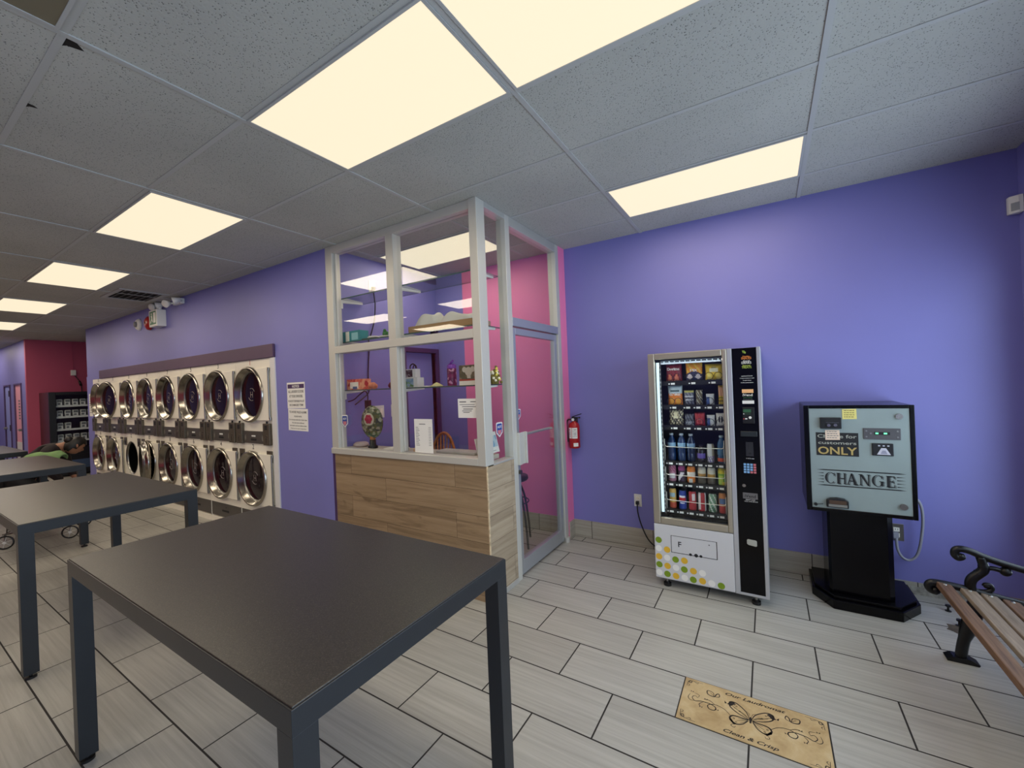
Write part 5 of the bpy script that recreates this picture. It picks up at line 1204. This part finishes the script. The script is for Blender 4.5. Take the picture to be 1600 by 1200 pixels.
bag('clear bag of popcorn with dark print on the third tray', XS[2][0], z, .104, .122, [(120, 108, 84), (226, 214, 176), (60, 52, 44)], lambda u, v: 1 if abs(u) < .42*(1-v)+.15 and v > .45 else (2 if int(6*u+8*v+9) % 3 == 0 else (1 if int(5*u-7*v+20) % 2 else 0)))
bag('grey and black cookie bag on the third tray', XS[2][1], z, .064, .090, [(110, 112, 122), (60, 62, 74), (200, 204, 212)], lambda u, v: 2 if v < .35 and int(5*u+6*v+9) % 2 else (1 if int(4*v+3*u+8) % 2 else 0))
bag('red candy bag on the third tray', XS[2][2], z, .072, .102, [(176, 40, 46), (216, 96, 96), (110, 20, 26)], lambda u, v: 1 if abs(v-.35) < .18 and abs(u) < .5 and (u*u*4+(v-.35)**2*40) > .6 else (2 if v > .9 else 0))
bag('small white and blue wafer pack on the third tray', XS[2][3], z, .054, .082, [(226, 228, 232), (70, 96, 160)], lambda u, v: 1 if u < -.1 and v < .75 else 0, d=.03)
bag('white cookie pack with dark round print on the third tray, far right', XS[2][4], z, .062, .096, [(230, 230, 228), (30, 34, 50)], lambda u, v: 1 if (u*1.1)**2+((v-.52)*2.4)**2 < .35 and abs(u) > .1 else 0, d=.03)
def can(label, x, z, r, h, fn, cols, nm='soda_can', cat='can', d0=0.0):
    m_ = [colmat(c) for c in cols]; q = MB(); n = 28; R_ = 16; r2 = r*.86
    prof = [(r2, 0), (r, .006)]+[(r, .006+(h-.022)*k/R_) for k in range(1, R_+1)]+[(r2, h-.003), (r2, h)]
    for j in range(len(prof)-1):
        (a, za), (b, zb) = prof[j], prof[j+1]
        for i in range(n):
            t0, t1 = 2*PI*i/n, 2*PI*(i+1)/n; u = ((i+.5)/n*2*PI-1.5*PI)/(PI/2); u = (u+2) % 4-2
            f = fn(u, (za+zb)/2/h)
            q.add([(a*math.cos(t0), a*math.sin(t0), za), (a*math.cos(t1), a*math.sin(t1), za), (b*math.cos(t1), b*math.sin(t1), zb), (b*math.cos(t0), b*math.sin(t0), zb)], [(0, 1, 2, 3)], f, True)
    t = q.build(nm, m_, loc=(x, 3.338+r, z+0.0005)); tag(t, label, cat, 'drinks in the vending machine')
    k = MB(); k.lathe([(r2, h), (r2-.003, h), (r2-.005, h-.003), (0, h-.003)], n=24); k.lathe([(r2, 0.0), (r2*.7, .004), (0, .004)], n=24); k.box(-.008, .008, -.012, .006, h-.003, h-.0015); k.build('lid', M['steel'], t)
    return t
z = LV[4][0]
can('pink and white can, leftmost in the upper row of cans', XS[4][0], z, .0275, .122, lambda u, v: 1 if .2 < v < .5 and abs(u) < .6 else (2 if v > .6 and int(4*u+9*v) % 2 else 0), [(190, 130, 150), (230, 226, 226), (160, 70, 110)])
can('dark plum and white can, second in the upper row of cans', XS[4][1], z, .0255, .122, lambda u, v: 1 if abs(u-2*(v-.45)) < .35 and v < .62 else (2 if v > .7 else 0), [(64, 40, 66), (216, 210, 214), (150, 60, 120)])
can('orange and white can in the upper row of cans', XS[4][2], z, .029, .122, lambda u, v: 1 if .42 < v < .66 or (v < .25 and abs(u) < .3) else 0, [(226, 128, 50), (236, 226, 212)])
can('cream and brown can, left one of a pair in the upper row of cans', XS[4][3], z, .0275, .122, lambda u, v: 1 if v < .48 else (2 if .48 < v < .62 else 0), [(214, 206, 184), (84, 74, 60), (176, 130, 60)])
can('cream and brown can, right one of a pair in the upper row of cans', XS[4][4], z, .0275, .122, lambda u, v: 1 if v < .42 else (2 if .42 < v < .6 and abs(u) < .7 else 0), [(220, 214, 196), (92, 82, 70), (196, 150, 70)])
can('yellow and green can at the right of the upper row of cans', XS[4][5], z, .029, .126, lambda u, v: 1 if v > .68 or (v < .2 and u > 0) else (2 if abs(u+.2) < .4 and v < .55 else 0), [(130, 184, 60), (232, 216, 60), (190, 214, 90)])
z = LV[5][0]
can('yellow and red tall can, leftmost in the bottom row', XS[5][0], z, .0255, .150, lambda u, v: 1 if v < .3 else (2 if .55 < v < .8 and abs(u) < .6 else 0), [(226, 180, 90), (196, 80, 50), (170, 196, 206)])
can('blue can with red and white mark in the bottom row', XS[5][1], z, .0265, .140, lambda u, v: 1 if .48 < v < .6 and abs(u) < .7 else (2 if .6 < v < .72 and abs(u) < .6 or (.3 < v < .36 and abs(u) < .5) else 0), [(30, 60, 150), (190, 40, 50), (226, 226, 232)])
can('red can with white mark in the bottom row', XS[5][2], z, .0265, .140, lambda u, v: 1 if abs(u-.3) < .3 and .5 < v < .86 else 0, [(176, 44, 50), (230, 216, 214)])
can('white and red striped can in the bottom row', XS[5][3], z, .027, .138, lambda u, v: 1 if -.1 < u < .55 or (abs(u) < .6 and v < .12) else 0, [(214, 210, 208), (180, 40, 50)])
can('pale green and white can in the bottom row', XS[5][4], z, .0275, .136, lambda u, v: 1 if int(4*u+6*v+12) % 3 == 0 else (2 if v < .3 and abs(u) < .5 else 0), [(120, 160, 130), (216, 224, 214), (80, 120, 90)])
can('orange and blue tall can, rightmost in the bottom row', XS[5][5], z, .0255, .150, lambda u, v: 1 if v < .34 else (2 if .45 < v < .75 and abs(u) < .55 else 0), [(214, 140, 80), (190, 60, 56), (90, 120, 170)])
def bottle(label, x, z, r, h, cb, cl, capc, lz=(.52, .66), nm='drink_bottle'):
    t = MB().lathe([(0, 0), (r*.9, 0), (r, .008), (r, h*.25), (r*.94, h*.28), (r, h*.31), (r, h*.66), (r*.92, h*.74), (r*.45, h*.90), (.0125, h*.93), (.0125, h*.95), (0, h*.95)], n=28).build(nm, mat('bottle_plastic', C(*cb), 0.15, 0, 0.6), loc=(x, 3.338+r, z+0.0005))
    tag(t, label, 'bottle', 'drinks in the vending machine')
    MB().lathe([(r*1.01, h*lz[0]), (r*1.02, h*lz[0]+.001), (r*1.02, h*lz[1]-.001), (r*1.01, h*lz[1])], n=28).build('label_band', colmat(cl), t)
    MB().lathe([(0, h), (.0145, h), (.015, h*.99), (.015, h*.93), (.012, h*.928)], n=18).build('cap', colmat(capc), t)
    return t
z = LV[3][0]
bottle('dark blue water bottle, leftmost of three in the vending machine', XS[3][0], z, .029, .208, (24, 52, 96), (150, 190, 220), (190, 200, 210))
bottle('dark blue water bottle, middle one of three in the vending machine', XS[3][1], z, .029, .208, (24, 52, 96), (150, 190, 220), (190, 200, 210))
bottle('dark blue water bottle, third of three in the vending machine', XS[3][2], z, .029, .206, (20, 36, 70), (130, 160, 190), (190, 196, 204))
bottle('short dark juice bottle with a purple label', XS[3][3], z, .028, .125, (20, 14, 34), (104, 84, 168), (24, 18, 40), (.22, .52))
can('slim white and purple can beside the bottles', XS[3][4], z, .0245, .138, lambda u, v: 1 if v < .38 and int(5*u+7*v+9) % 2 else (2 if u > .25 else 0), [(206, 206, 204), (90, 70, 150), (150, 140, 120)])
bottle('blue sports drink bottle with a red base at the far right', XS[3][5], z, .0285, .200, (40, 90, 130), (60, 110, 150), (180, 200, 206), (.3, .5))
q = MB(); q.lathe([(.0292, .012), (.0295, .014), (.0295, .036), (.0292, .038)], n=24)
rb = [o for o in bpy.data.objects if o.get('label', '').startswith('blue sports')][0]; q.build('red_band', colmat((200, 80, 50)), rb)

# ================================================================== CHANGE MACHINE
ho = (0.48, 3.60, 0); hy = 3.44
ct = thing('change_machine', 'grey and black coin change machine on a black pedestal', 'change machine', ho)
def cp(nm, m, q, par=None, bev=0.0): return q.build(nm, m, par or ct, org=ho, bev=bev)
cp('cabinet', M['gloss_black'], MB().box(0.204, 0.758, hy+0.012, YW-0.003, 0.648, 1.355), bev=0.004)
q = MB()
for b in ((0.202, 0.232, 0.645, 1.357), (0.736, 0.760, 0.645, 1.357), (0.232, 0.736, 1.335, 1.357), (0.232, 0.736, 0.645, 0.668)): q.box(b[0], b[1], hy, hy+0.012, b[2], b[3])
cp('front_frame', M['gloss_black'], q, bev=0.003)
fp = cp('front_panel', mat('sage_grey_panel', C(146, 160, 158), 0.42, 0.2, var=0.05, vscale=5), MB().box(0.232, 0.736, hy+0.004, hy+0.012, 0.668, 1.335))
y = hy+0.0035
def serif_word(q, x0, z0, h, y, m=0, dx=0.0, dz=0.0):
    """CHANGE in flared serif capitals"""
    def P(*pts): q.prism([(x0+dx+a*h, z0+dz+b*h) for a, b in pts], (0, y, 0), (1, 0, 0), (0, 0, 1), (0, -.0003, 0), m)
    def rect(a, b, c, d): P((a, c), (b, c), (b, d), (a, d))
    def arc(cx_, r0, a0, a1):
        n_ = 18; o_, i_ = [], []
        for k in range(n_+1):
            t_ = a0+(a1-a0)*k/n_; th = .045+.13*abs(math.cos(t_))**1.5
            o_.append((cx_+r0*math.cos(t_), .5+.52*math.sin(t_))); i_.append((cx_+(r0-th)*math.cos(t_), .5+(.52-th*.75)*math.sin(t_)))
        for k in range(n_): P(o_[k], o_[k+1], i_[k+1], i_[k])
    def stem(a, w_): rect(a, a+w_, 0, 1); rect(a-.05, a+w_+.05, 0, .045); rect(a-.05, a+w_+.05, .955, 1)
    arc(.42, .42, math.radians(48), math.radians(312)); P((.66, .68), (.74, .72), (.74, .98), (.69, .98))
    stem(.92, .19); stem(1.42, .10); rect(1.1, 1.44, .47, .55)
    P((1.66, 0), (1.73, 0), (2.02, 1.0), (1.93, 1.0)); P((2.13, 0), (2.34, 0), (2.03, 1.03), (1.91, 1.0)); rect(1.80, 2.20, .29, .36); rect(1.60, 1.82, 0, .045); rect(2.06, 2.42, 0, .045)
    rect(2.58, 2.65, 0, 1); P((2.54, 1), (2.74, 1), (3.2, 0), (3.10, -.02)); rect(3.13, 3.2, 0, 1); rect(2.50, 2.74, 0, .045); rect(3.04, 3.28, .955, 1); rect(2.46, 2.7, .955, 1)
    arc(3.80, .42, math.radians(48), math.radians(318)); rect(4.0, 4.16, .1, .46); rect(3.9, 4.22, .42, .47); P((4.04, .68), (4.12, .72), (4.12, .98), (4.07, .98))
    stem(4.42, .19); rect(4.6, 4.95, 0, .06); rect(4.6, 4.92, .94, 1); rect(4.6, 4.84, .47, .54); rect(4.90, 4.96, 0, .22); rect(4.88, 4.94, .78, 1); rect(4.80, 4.85, .38, .63)
q = MB(); serif_word(q, .306, .838, .071, y, 0, .0065, -.0045); cp('shadow_lettering', mat('shade_ink', C(92, 100, 100), 0.6), q, fp)
q = MB(); serif_word(q, .306, .838, .071, y-.0006)
for zz in (.925, .822): q.prism([(.262, zz), (.30, zz+.004), (.68, zz+.004), (.712, zz), (.68, zz-.003), (.30, zz-.003)], (0, y, 0), (1, 0, 0), (0, 0, 1), (0, -.0003, 0))
for zz in (.903, .883, .862, .842):
    q.prism([(.266, zz), (.30, zz+.003), (.30, zz-.003)], (0, y, 0), (1, 0, 0), (0, 0, 1), (0, -.0003, 0)); q.prism([(.668, zz+.003), (.71, zz), (.668, zz-.003)], (0, y, 0), (1, 0, 0), (0, 0, 1), (0, -.0003, 0))
cp('lettering', M['ink'], q, fp)
sg = cp('customer_sign', M['ink'], MB().box(.266, .488, y-.001, y, 1.022, 1.175), fp)
q = MB(); q.text('Change for', (.377, y-.0014, 1.140), .022, width=.205, bold=.01); q.text('customers', (.377, y-.0014, 1.098), .020, width=.20, bold=.01); cp('lettering', mat('sign_grey', C(170, 172, 160), 0.5), q, fp)
q = MB(); q.text('ONLY', (.377, y-.0014, 1.032), .048, width=.205, bold=.02); cp('lettering', mat('sign_gold', C(184, 160, 96), 0.5), q, fp)
q = MB(); q.box(.290, .403, hy-.018, hy+.004, 1.203, 1.276); cm = cp('coin_return', M['black'], q, fp, .003)
q = MB(); q.box(.318, .39, hy-.0185, hy-.018, 1.247, 1.268, 0); q.cyl((.335, hy-.018, 1.226), (.335, hy-.026, 1.226), .010, 14, 1); q.cyl((.370, hy-.018, 1.228), (.370, hy-.026, 1.228), .010, 14, 1); q.box(.32, .39, hy-.0186, hy-.018, 1.243, 1.2445, 1)
cp('coin_buttons', [M['ink'], M['chrome']], q, cm)
q = MB(); q.box(.513, .693, hy-.002, hy+.004, 1.138, 1.209); bl = cp('bill_validator', mat('validator_grey', C(92, 90, 92), 0.4, 0.4), q, fp, .002)
q = MB(); q.box(.566, .642, hy-.0035, hy-.002, 1.168, 1.186, 0); q.box(.572, .586, hy-.0045, hy-.0035, 1.173, 1.182, 1); q.box(.612, .628, hy-.0045, hy-.0035, 1.173, 1.182, 1)
for x, zz in ((.528, 1.155), (.528, 1.192), (.678, 1.155), (.678, 1.192)): q.cyl((x, hy-.002, zz), (x, hy-.004, zz), .005, 10, 2)
q.cyl((.549, hy-.002, 1.177), (.549, hy-.005, 1.177), .006, 12, 2)
cp('bill_slot', [M['ink'], M['green_led'], M['steel']], q, bl)
q = MB(); q.box(.553, .656, hy-.006, hy+.004, 1.036, 1.114); gd = cp('bill_guide', M['black'], q, fp, .003)
q = MB(); q.prism([(.575, 1.043), (.642, 1.043), (.62, 1.085), (.597, 1.085)], (0, hy-.006, 0), (1, 0, 0), (0, 0, 1), (0, -.0006, 0)); q.prism([(.592, 1.048), (.626, 1.048), (.617, 1.07), (.602, 1.07)], (0, hy-.0067, 0), (1, 0, 0), (0, 0, 1), (0, -.0004, 0), 1)
for i in range(3): q.box(.582+.022*i, .592+.022*i, hy-.0066, hy-.006, 1.096, 1.103, 0)
cp('guide_picture', [mat('guide_white', C(200, 200, 212), 0.5), mat('guide_grey', C(150, 150, 170), 0.5)], q, gd)
q = MB(); q.prism([(.308, .682), (.424, .682), (.424, .728), (.405, .742), (.366, .748), (.327, .742), (.308, .728)], (0, hy+.004, 0), (1, 0, 0), (0, 0, 1), (0, -.028, 0)); cu = cp('coin_cup', M['black'], q, fp, .004)
q = MB(); q.box(.322, .412, hy-.0246, hy-.024, .706, .73, 0); q.box(.318, .416, hy-.0255, hy-.024, .688, .704, 1); cp('cup_opening', [mat('cup_brown', C(94, 74, 60), 0.4, 0.5), mat('cup_steel', C(150, 150, 142), 0.35, 0.6)], q, cu)
q = MB(); q.cyl((.688, hy+.004, 1.285), (.688, hy-.006, 1.285), .018, 24); cp('lock', M['chrome'], q, fp, .002)
q = MB(); q.cyl((.694, hy+.004, .722), (.694, hy-.008, .722), .019, 24); q.cyl((.694, hy-.008, .722), (.694, hy-.011, .722), .009, 12); cp('lock', M['steel'], q, fp, .002)
q = MB(); q.cyl((.250, hy+.004, .690), (.250, hy-.012, .690), .010, 14); q.tube([(.256, hy-.008, .691), (.29, hy-.01, .697)], .002, 6); cp('peg', M['black'], q, fp)
q = MB(); q.prism([(.316, YW-.06), (.316, 3.53), (.330, 3.505), (.625, 3.505), (.655, 3.535), (.655, YW-.06)], (0, 0, 0.082), (1, 0, 0), (0, 1, 0), (0, 0, .566)); cp('column', M['gloss_black'], q, bev=.004)
q = MB(); q.prism([(.222, YW-.018), (.222, 3.60), (.325, 3.432), (.672, 3.432), (.79, 3.605), (.79, YW-.018)], (0, 0, 0), (1, 0, 0), (0, 1, 0), (0, 0, .062)); q.prism([(.24, YW-.02), (.24, 3.61), (.333, 3.455), (.664, 3.455), (.772, 3.61), (.772, YW-.02)], (0, 0, .062), (1, 0, 0), (0, 1, 0), (0, 0, .02)); cp('base', M['gloss_black'], q, bev=.004)
for nm, lab, o, w_, h_, cc, lines in (('sticky_note', 'yellow handwritten note stuck at the top of the change machine', (.447, hy+.003, 1.299), .074, .068, (232, 220, 130), 4), ('sticky_note', 'cream taped note covering part of the black change sign', (.355, hy+.0015, 1.160), .077, .068, (238, 214, 190), 4)):
    q = MB(); q.prism([(-w_/2, -h_/2), (w_/2, -h_/2+.002), (w_/2-.001, h_/2), (-w_/2, h_/2-.002)], o, (1, 0, 0), (0, 0, 1), (0, -.0012, 0))
    t = tag(q.build(nm, colmat(cc), org=o), lab, 'note', 'notes on the change machine'); q = MB(); r = random.Random(len(lab))
    for i in range(lines):
        x = -w_*.38
        while x < w_*.3:
            d_ = w_*(.08+.12*r.random()); q.box(x, min(x+d_, w_*.42), -.0018, -.0013, h_*(.3-.2*i), h_*(.3-.2*i)+.004); x += d_+w_*.04
    q.build('handwriting', M['inkgrey'] if cc[2] > 150 else mat('pen_ink', C(110, 96, 50), 0.7), t)

# ================================================================== PRINTED FLOOR TILE
mo = (-.1195, 2.1525, 0); tx0, tx1, ty0, ty1 = -.416, .1765, 2.004, 2.3005
t = tag(MB().box(tx0, tx1, ty0, ty1, 0.0002, 0.0022).build('printed_tile', M['ptile'], org=mo), 'tan printed floor tile with butterflies and lettering', 'floor tile')
zt = 0.0024; R_, U_ = (1, 0, 0), (0, 1, 0); ink = mat('tile_ink', C(34, 28, 24), 0.5)
q = MB(); q.text('Our Laudromat', (-.105, 2.262, zt), .019, R_, U_, shear=.35, bold=.022, width=.25); q.text('Clean & Crisp', (-.115, 2.022, zt), .019, R_, U_, shear=.35, bold=.022, width=.21); q.build('lettering', ink, t, org=mo)
q = MB()
def P2(x, y): return (x, y, zt)
def stroke(pts, w0, k=6):
    S = smooth_pts([P2(*p) for p in pts], k)
    L_, Rr = [], []
    for i, p in enumerate(S):
        d_ = (S[min(i+1, len(S)-1)]-S[max(i-1, 0)]); d_ = Vector((-d_.y, d_.x, 0)).normalized(); w_ = w0*1.45*(0.45+0.55*math.sin(PI*min(1, max(0, i/(len(S)-1)))))
        L_.append(p+d_*w_); Rr.append(p-d_*w_)
    n_ = len(S); q.add(L_+Rr, [(n_+i, n_+i+1, i+1, i) for i in range(n_-1)])
def blob(pts): q.add([P2(*p) for p in pts], [tuple(range(len(pts)))])
cx0, cy0 = -.118, 2.150
for s in (-1, 1):
    def X(x, y): return (cx0+s*x, cy0+y)
    stroke([X(.004, .0), X(.02, .04), X(.06, .075), X(.088, .072), X(.085, .04), X(.05, .012), X(.005, -.004)], .0022)
    stroke([X(.005, -.004), X(.03, -.008), X(.07, -.012), X(.082, -.035), X(.06, -.058), X(.03, -.045), X(.008, -.012)], .0026)
    blob([X(.072, .076), X(.09, .074), X(.087, .045), X(.078, .05), X(.072, .062), X(.062, .066)]); blob([X(.08, -.03), X(.084, -.045), X(.064, -.066), X(.05, -.056), X(.066, -.05)])
    for a, b in ((.03, .03), (.05, .04), (.062, .05)): stroke([X(.008, .002), X(a, b*.8), X(a+.02, b*1.05)], .0009)
    for a, b in ((.05, -.02), (.055, -.035), (.04, -.042)): stroke([X(.008, -.006), X(a*.6, b*.7), X(a, b)], .0009)
    for a, b in ((.06, .055), (.07, .06), (.066, -.028), (.056, -.046), (.045, .03)): q.lathe([(.0022, 0), (.0042, 0)], P2(*X(a, b)), (0, 0, 1), 12)
    stroke([X(.002, .012), X(.008, .035), X(.02, .045)], .0007)
    # tendrils
    stroke([X(.078, -.02), X(.11, .01), X(.15, .018), X(.178, .0), X(.17, -.022), X(.148, -.02), X(.145, 0.0), X(.17, .012), (X(.21, .01)), X(.236, .0), X(.25, .018), X(.24, .034), X(.226, .026)], .0017)
    stroke([X(.15, .018), X(.175, .034), X(.2, .03)], .0012); stroke([X(.2, .01), X(.215, -.012), X(.208, -.026)], .0011); stroke([X(.236, 0), X(.256, -.004), X(.268, .012), X(.262, .04)], .0011); stroke([X(.226, .026), X(.222, .046), X(.25, .056)], .0009)
    stroke([X(.06, -.055), X(.075, -.075), X(.062, -.082), X(.056, -.072)], .0010)
    for a, b in ((.137, -.012), (.205, -.028), (.19, .034), (.255, .058)):
        blob([X(a, b), X(a+.008, b+.006), X(a+.006, b-.003)]); blob([X(a, b), X(a-.007, b+.006), X(a-.005, b-.004)])
    blob([X(.10, .055), X(.112, .068), X(.109, .05)]); blob([X(.10, .055), X(.089, .064), X(.094, .048)])
    # small butterfly
    stroke([X(.158, .07), X(.165, .096), X(.19, .10), X(.186, .075), X(.158, .07), X(.15, .09), X(.14, .1), X(.136, .08), X(.158, .07)], .0019)
    for a in (.0, .006): stroke([X(.16, .074), X(.172+a, .086+a)], .0008)
    # corners
    for v in (-1, 1):
        def K(x, y): return ((tx1-.012-x) if s > 0 else (tx0+.012+x), (ty1-.012-y) if v > 0 else (ty0+.012+y))
        stroke([K(.0, .05), K(.004, .012), K(.018, .006), K(.016, .02), K(.006, .018), K(.02, .004), K(.07, .0)], .0014); stroke([K(.03, .006), K(.045, .012), K(.05, .004)], .001); stroke([K(.004, .03), K(.012, .04), K(.006, .048)], .001)
blob([(cx0-.003, cy0+.016), (cx0+.003, cy0+.016), (cx0+.006, cy0), (cx0+.003, cy0-.024), (cx0-.003, cy0-.024), (cx0-.006, cy0)])
q.build('butterfly_print', ink, t, org=mo)

# ================================================================== BENCH
bo_ = (1.0, 2.42, 0)
bt2 = thing('park_bench', 'park bench with worn wood slats and black cast iron ends', 'bench', bo_)
yA, yB = 3.125, 1.72
def bench_end(y):
    q = MB(); F = .62
    def T(pts, r, k=6): q.tube(smooth_pts([(x, y, z) for x, z in pts], k), r, 10)
    # seat rail with scrolled nose
    T([(.752, .352), (.728, .358), (.718, .378), (.732, .398), (.775, .400), (.86, .392), (.95, .378), (1.05, .360), (1.15, .345), (1.235, .338)], .019)
    q.ball((.745, y, .358), .022, 12)
    T([(1.235, .338), (1.265, .42), (1.285, .55), (1.30, .68), (1.315, .80)], .018)
    # front leg with ribbed thigh and foot plate
    T([(.905, .375), (.895, .30), (.872, .20), (.850, .12), (.838, .05), (.836, .018)], [.024+.012*math.sin(PI*min(1, i/18)) for i in range(31)])
    q.prism([(.775, 0), (.895, 0), (.90, .008), (.865, .026), (.80, .026), (.772, .010)], (0, y-.03, 0), (1, 0, 0), (0, 0, 1), (0, .06, 0))
    T([(1.22, .335), (1.245, .22), (1.275, .10), (1.30, .012)], .020); q.prism([(1.25, 0), (1.35, 0), (1.35, .012), (1.25, .012)], (0, y-.03, 0), (1, 0, 0), (0, 0, 1), (0, .06, 0))
    # arm with scroll
    T([(.853, .562), (.838, .556), (.826, .570), (.830, .594), (.850, .604), (.885, .598), (.93, .578), (1.0, .555), (1.08, .535), (1.17, .525), (1.285, .53)], .0175)
    q.ball((.850, y, .563), .019, 12)
    # arm support, fork and curls
    T([(.885, .39), (.880, .42), (.888, .452), (.912, .482), (.930, .505), (.932, .53), (.922, .575)], [.022]*31+[.020]*6)
    T([(.930, .512), (.955, .522), (.985, .520), (1.005, .512), (1.02, .515)], .012); q.ball((1.01, y, .515), .024, 12)
    q.lathe([(.017, -.006), (.024, 0), (.017, .006)], (.912, y, .484), (.7, 0, .7), 14)
    T([(.90, .392), (.935, .395), (.958, .41), (.955, .430), (.938, .432), (.932, .422)], .011); q.ball((.940, y, .426), .014, 10)
    return q.build('end_frame', M['iron'], bt2, org=bo_)
bench_end(yA); bench_end(yB)
for i, (x, z, w_, th, mm) in enumerate(((.775, .396, .058, .03, 'slat'), (.868, .386, .062, .024, 'slat_grey'), (.943, .375, .062, .024, 'slat_grey'), (1.02, .362, .062, .024, 'slat'), (1.095, .349, .062, .024, 'slat'), (1.17, .338, .062, .024, 'slat_grey'))):
    q = MB(); q.M = Matrix.Translation((x, 0, z)) @ Matrix.Rotation(math.radians(7), 4, 'Y'); q.box(-w_/2, w_/2, yB+.012, yA-.012, -th/2, th/2); s = q.build('seat_slat', M[mm], bt2, org=bo_, bev=.004)
    q = MB(); q.lathe([(0, .006), (.006, .004), (.009, 0)], (x, yA-.035, z+th/2), (0, 0, 1), 12); q.lathe([(0, .006), (.006, .004), (.009, 0)], (x, yB+.04, z+th/2), (0, 0, 1), 12); q.build('bolt', M['steel'], s, org=bo_)
for i in range(4):
    x, z = 1.252+.014*i, .46+.095*i; q = MB(); q.M = Matrix.Translation((x-.012, 0, z)) @ Matrix.Rotation(math.radians(-8), 4, 'Y'); q.box(-.012, .012, yB-.03, yA+.03, -.034, .034); q.build('back_slat', M['slat'], bt2, org=bo_, bev=.004)

# ================================================================== LIGHT AND CAMERA
w = bpy.data.worlds.new('daylight'); SC.world = w; w.use_nodes = True; bg = w.node_tree.nodes['Background']
bg.inputs['Color'].default_value = (0.68, 0.82, 1.0, 1); bg.inputs['Strength'].default_value = SKY
for a, b in OY:
    L = bpy.data.lights.new('window_portal', 'AREA'); L.shape = 'RECTANGLE'; L.size = 2.3; L.size_y = b-a; L.cycles.is_portal = True
    o = bpy.data.objects.new('window_portal', L); COL.objects.link(o); o.location = (XF+0.13, (a+b)/2, 1.15); o.rotation_euler = (0, PI/2, 0)
L = bpy.data.lights.new('machine_light', 'AREA'); L.shape = 'RECTANGLE'; L.size = 1.1; L.size_y = 0.02; L.energy = 1.6; L.color = (0.85, 0.95, 1.0)
o = bpy.data.objects.new('machine_light', L); COL.objects.link(o); o.parent = vt; o.location = Vector((gx0+0.03, 3.285, 1.12))-Vector(vo); o.rotation_euler = Matrix(((0, 0.35, -0.94), (0, 0.94, 0.35), (1, 0, 0))).to_euler()
L = bpy.data.lights.new('machine_light', 'AREA'); L.shape = 'RECTANGLE'; L.size = 0.42; L.size_y = 0.02; L.energy = 0.5; L.color = (0.9, 0.95, 1.0)
o = bpy.data.objects.new('machine_light', L); COL.objects.link(o); o.parent = vt; o.location = Vector((-0.49, 3.285, 1.70))-Vector(vo); o.rotation_euler = (math.radians(-25), 0, 0)

cam = bpy.data.cameras.new('camera'); co_ = bpy.data.objects.new('camera', cam); COL.objects.link(co_); SC.camera = co_
cam.sensor_fit = 'HORIZONTAL'; cam.sensor_width = 36.0; cam.lens = 36.0*644.5/1600; cam.clip_start = 0.02
yaw, pit, rol = math.radians(31.758), math.radians(-0.0572), math.radians(-2.3005)
fw = Vector((-math.sin(yaw)*math.cos(pit), math.cos(yaw)*math.cos(pit), math.sin(pit))); rt = Vector((math.cos(yaw), math.sin(yaw), 0)); up = rt.cross(fw)
r2 = rt*math.cos(rol)+up*math.sin(rol); u2 = up*math.cos(rol)-rt*math.sin(rol)
mw_ = Matrix((r2, u2, -fw)).transposed().to_4x4(); mw_.translation = (0, 0, 1.586); co_.matrix_world = mw_
SC.view_settings.view_transform = 'Standard'; SC.view_settings.look = 'None'; SC.view_settings.gamma = 1.0; SC.view_settings.use_curve_mapping = False
SC.view_settings.exposure = EXPO
SC.cycles.max_bounces = 10; SC.cycles.transparent_max_bounces = 16; SC.cycles.sample_clamp_indirect = 6.0; SC.cycles.use_denoising = True
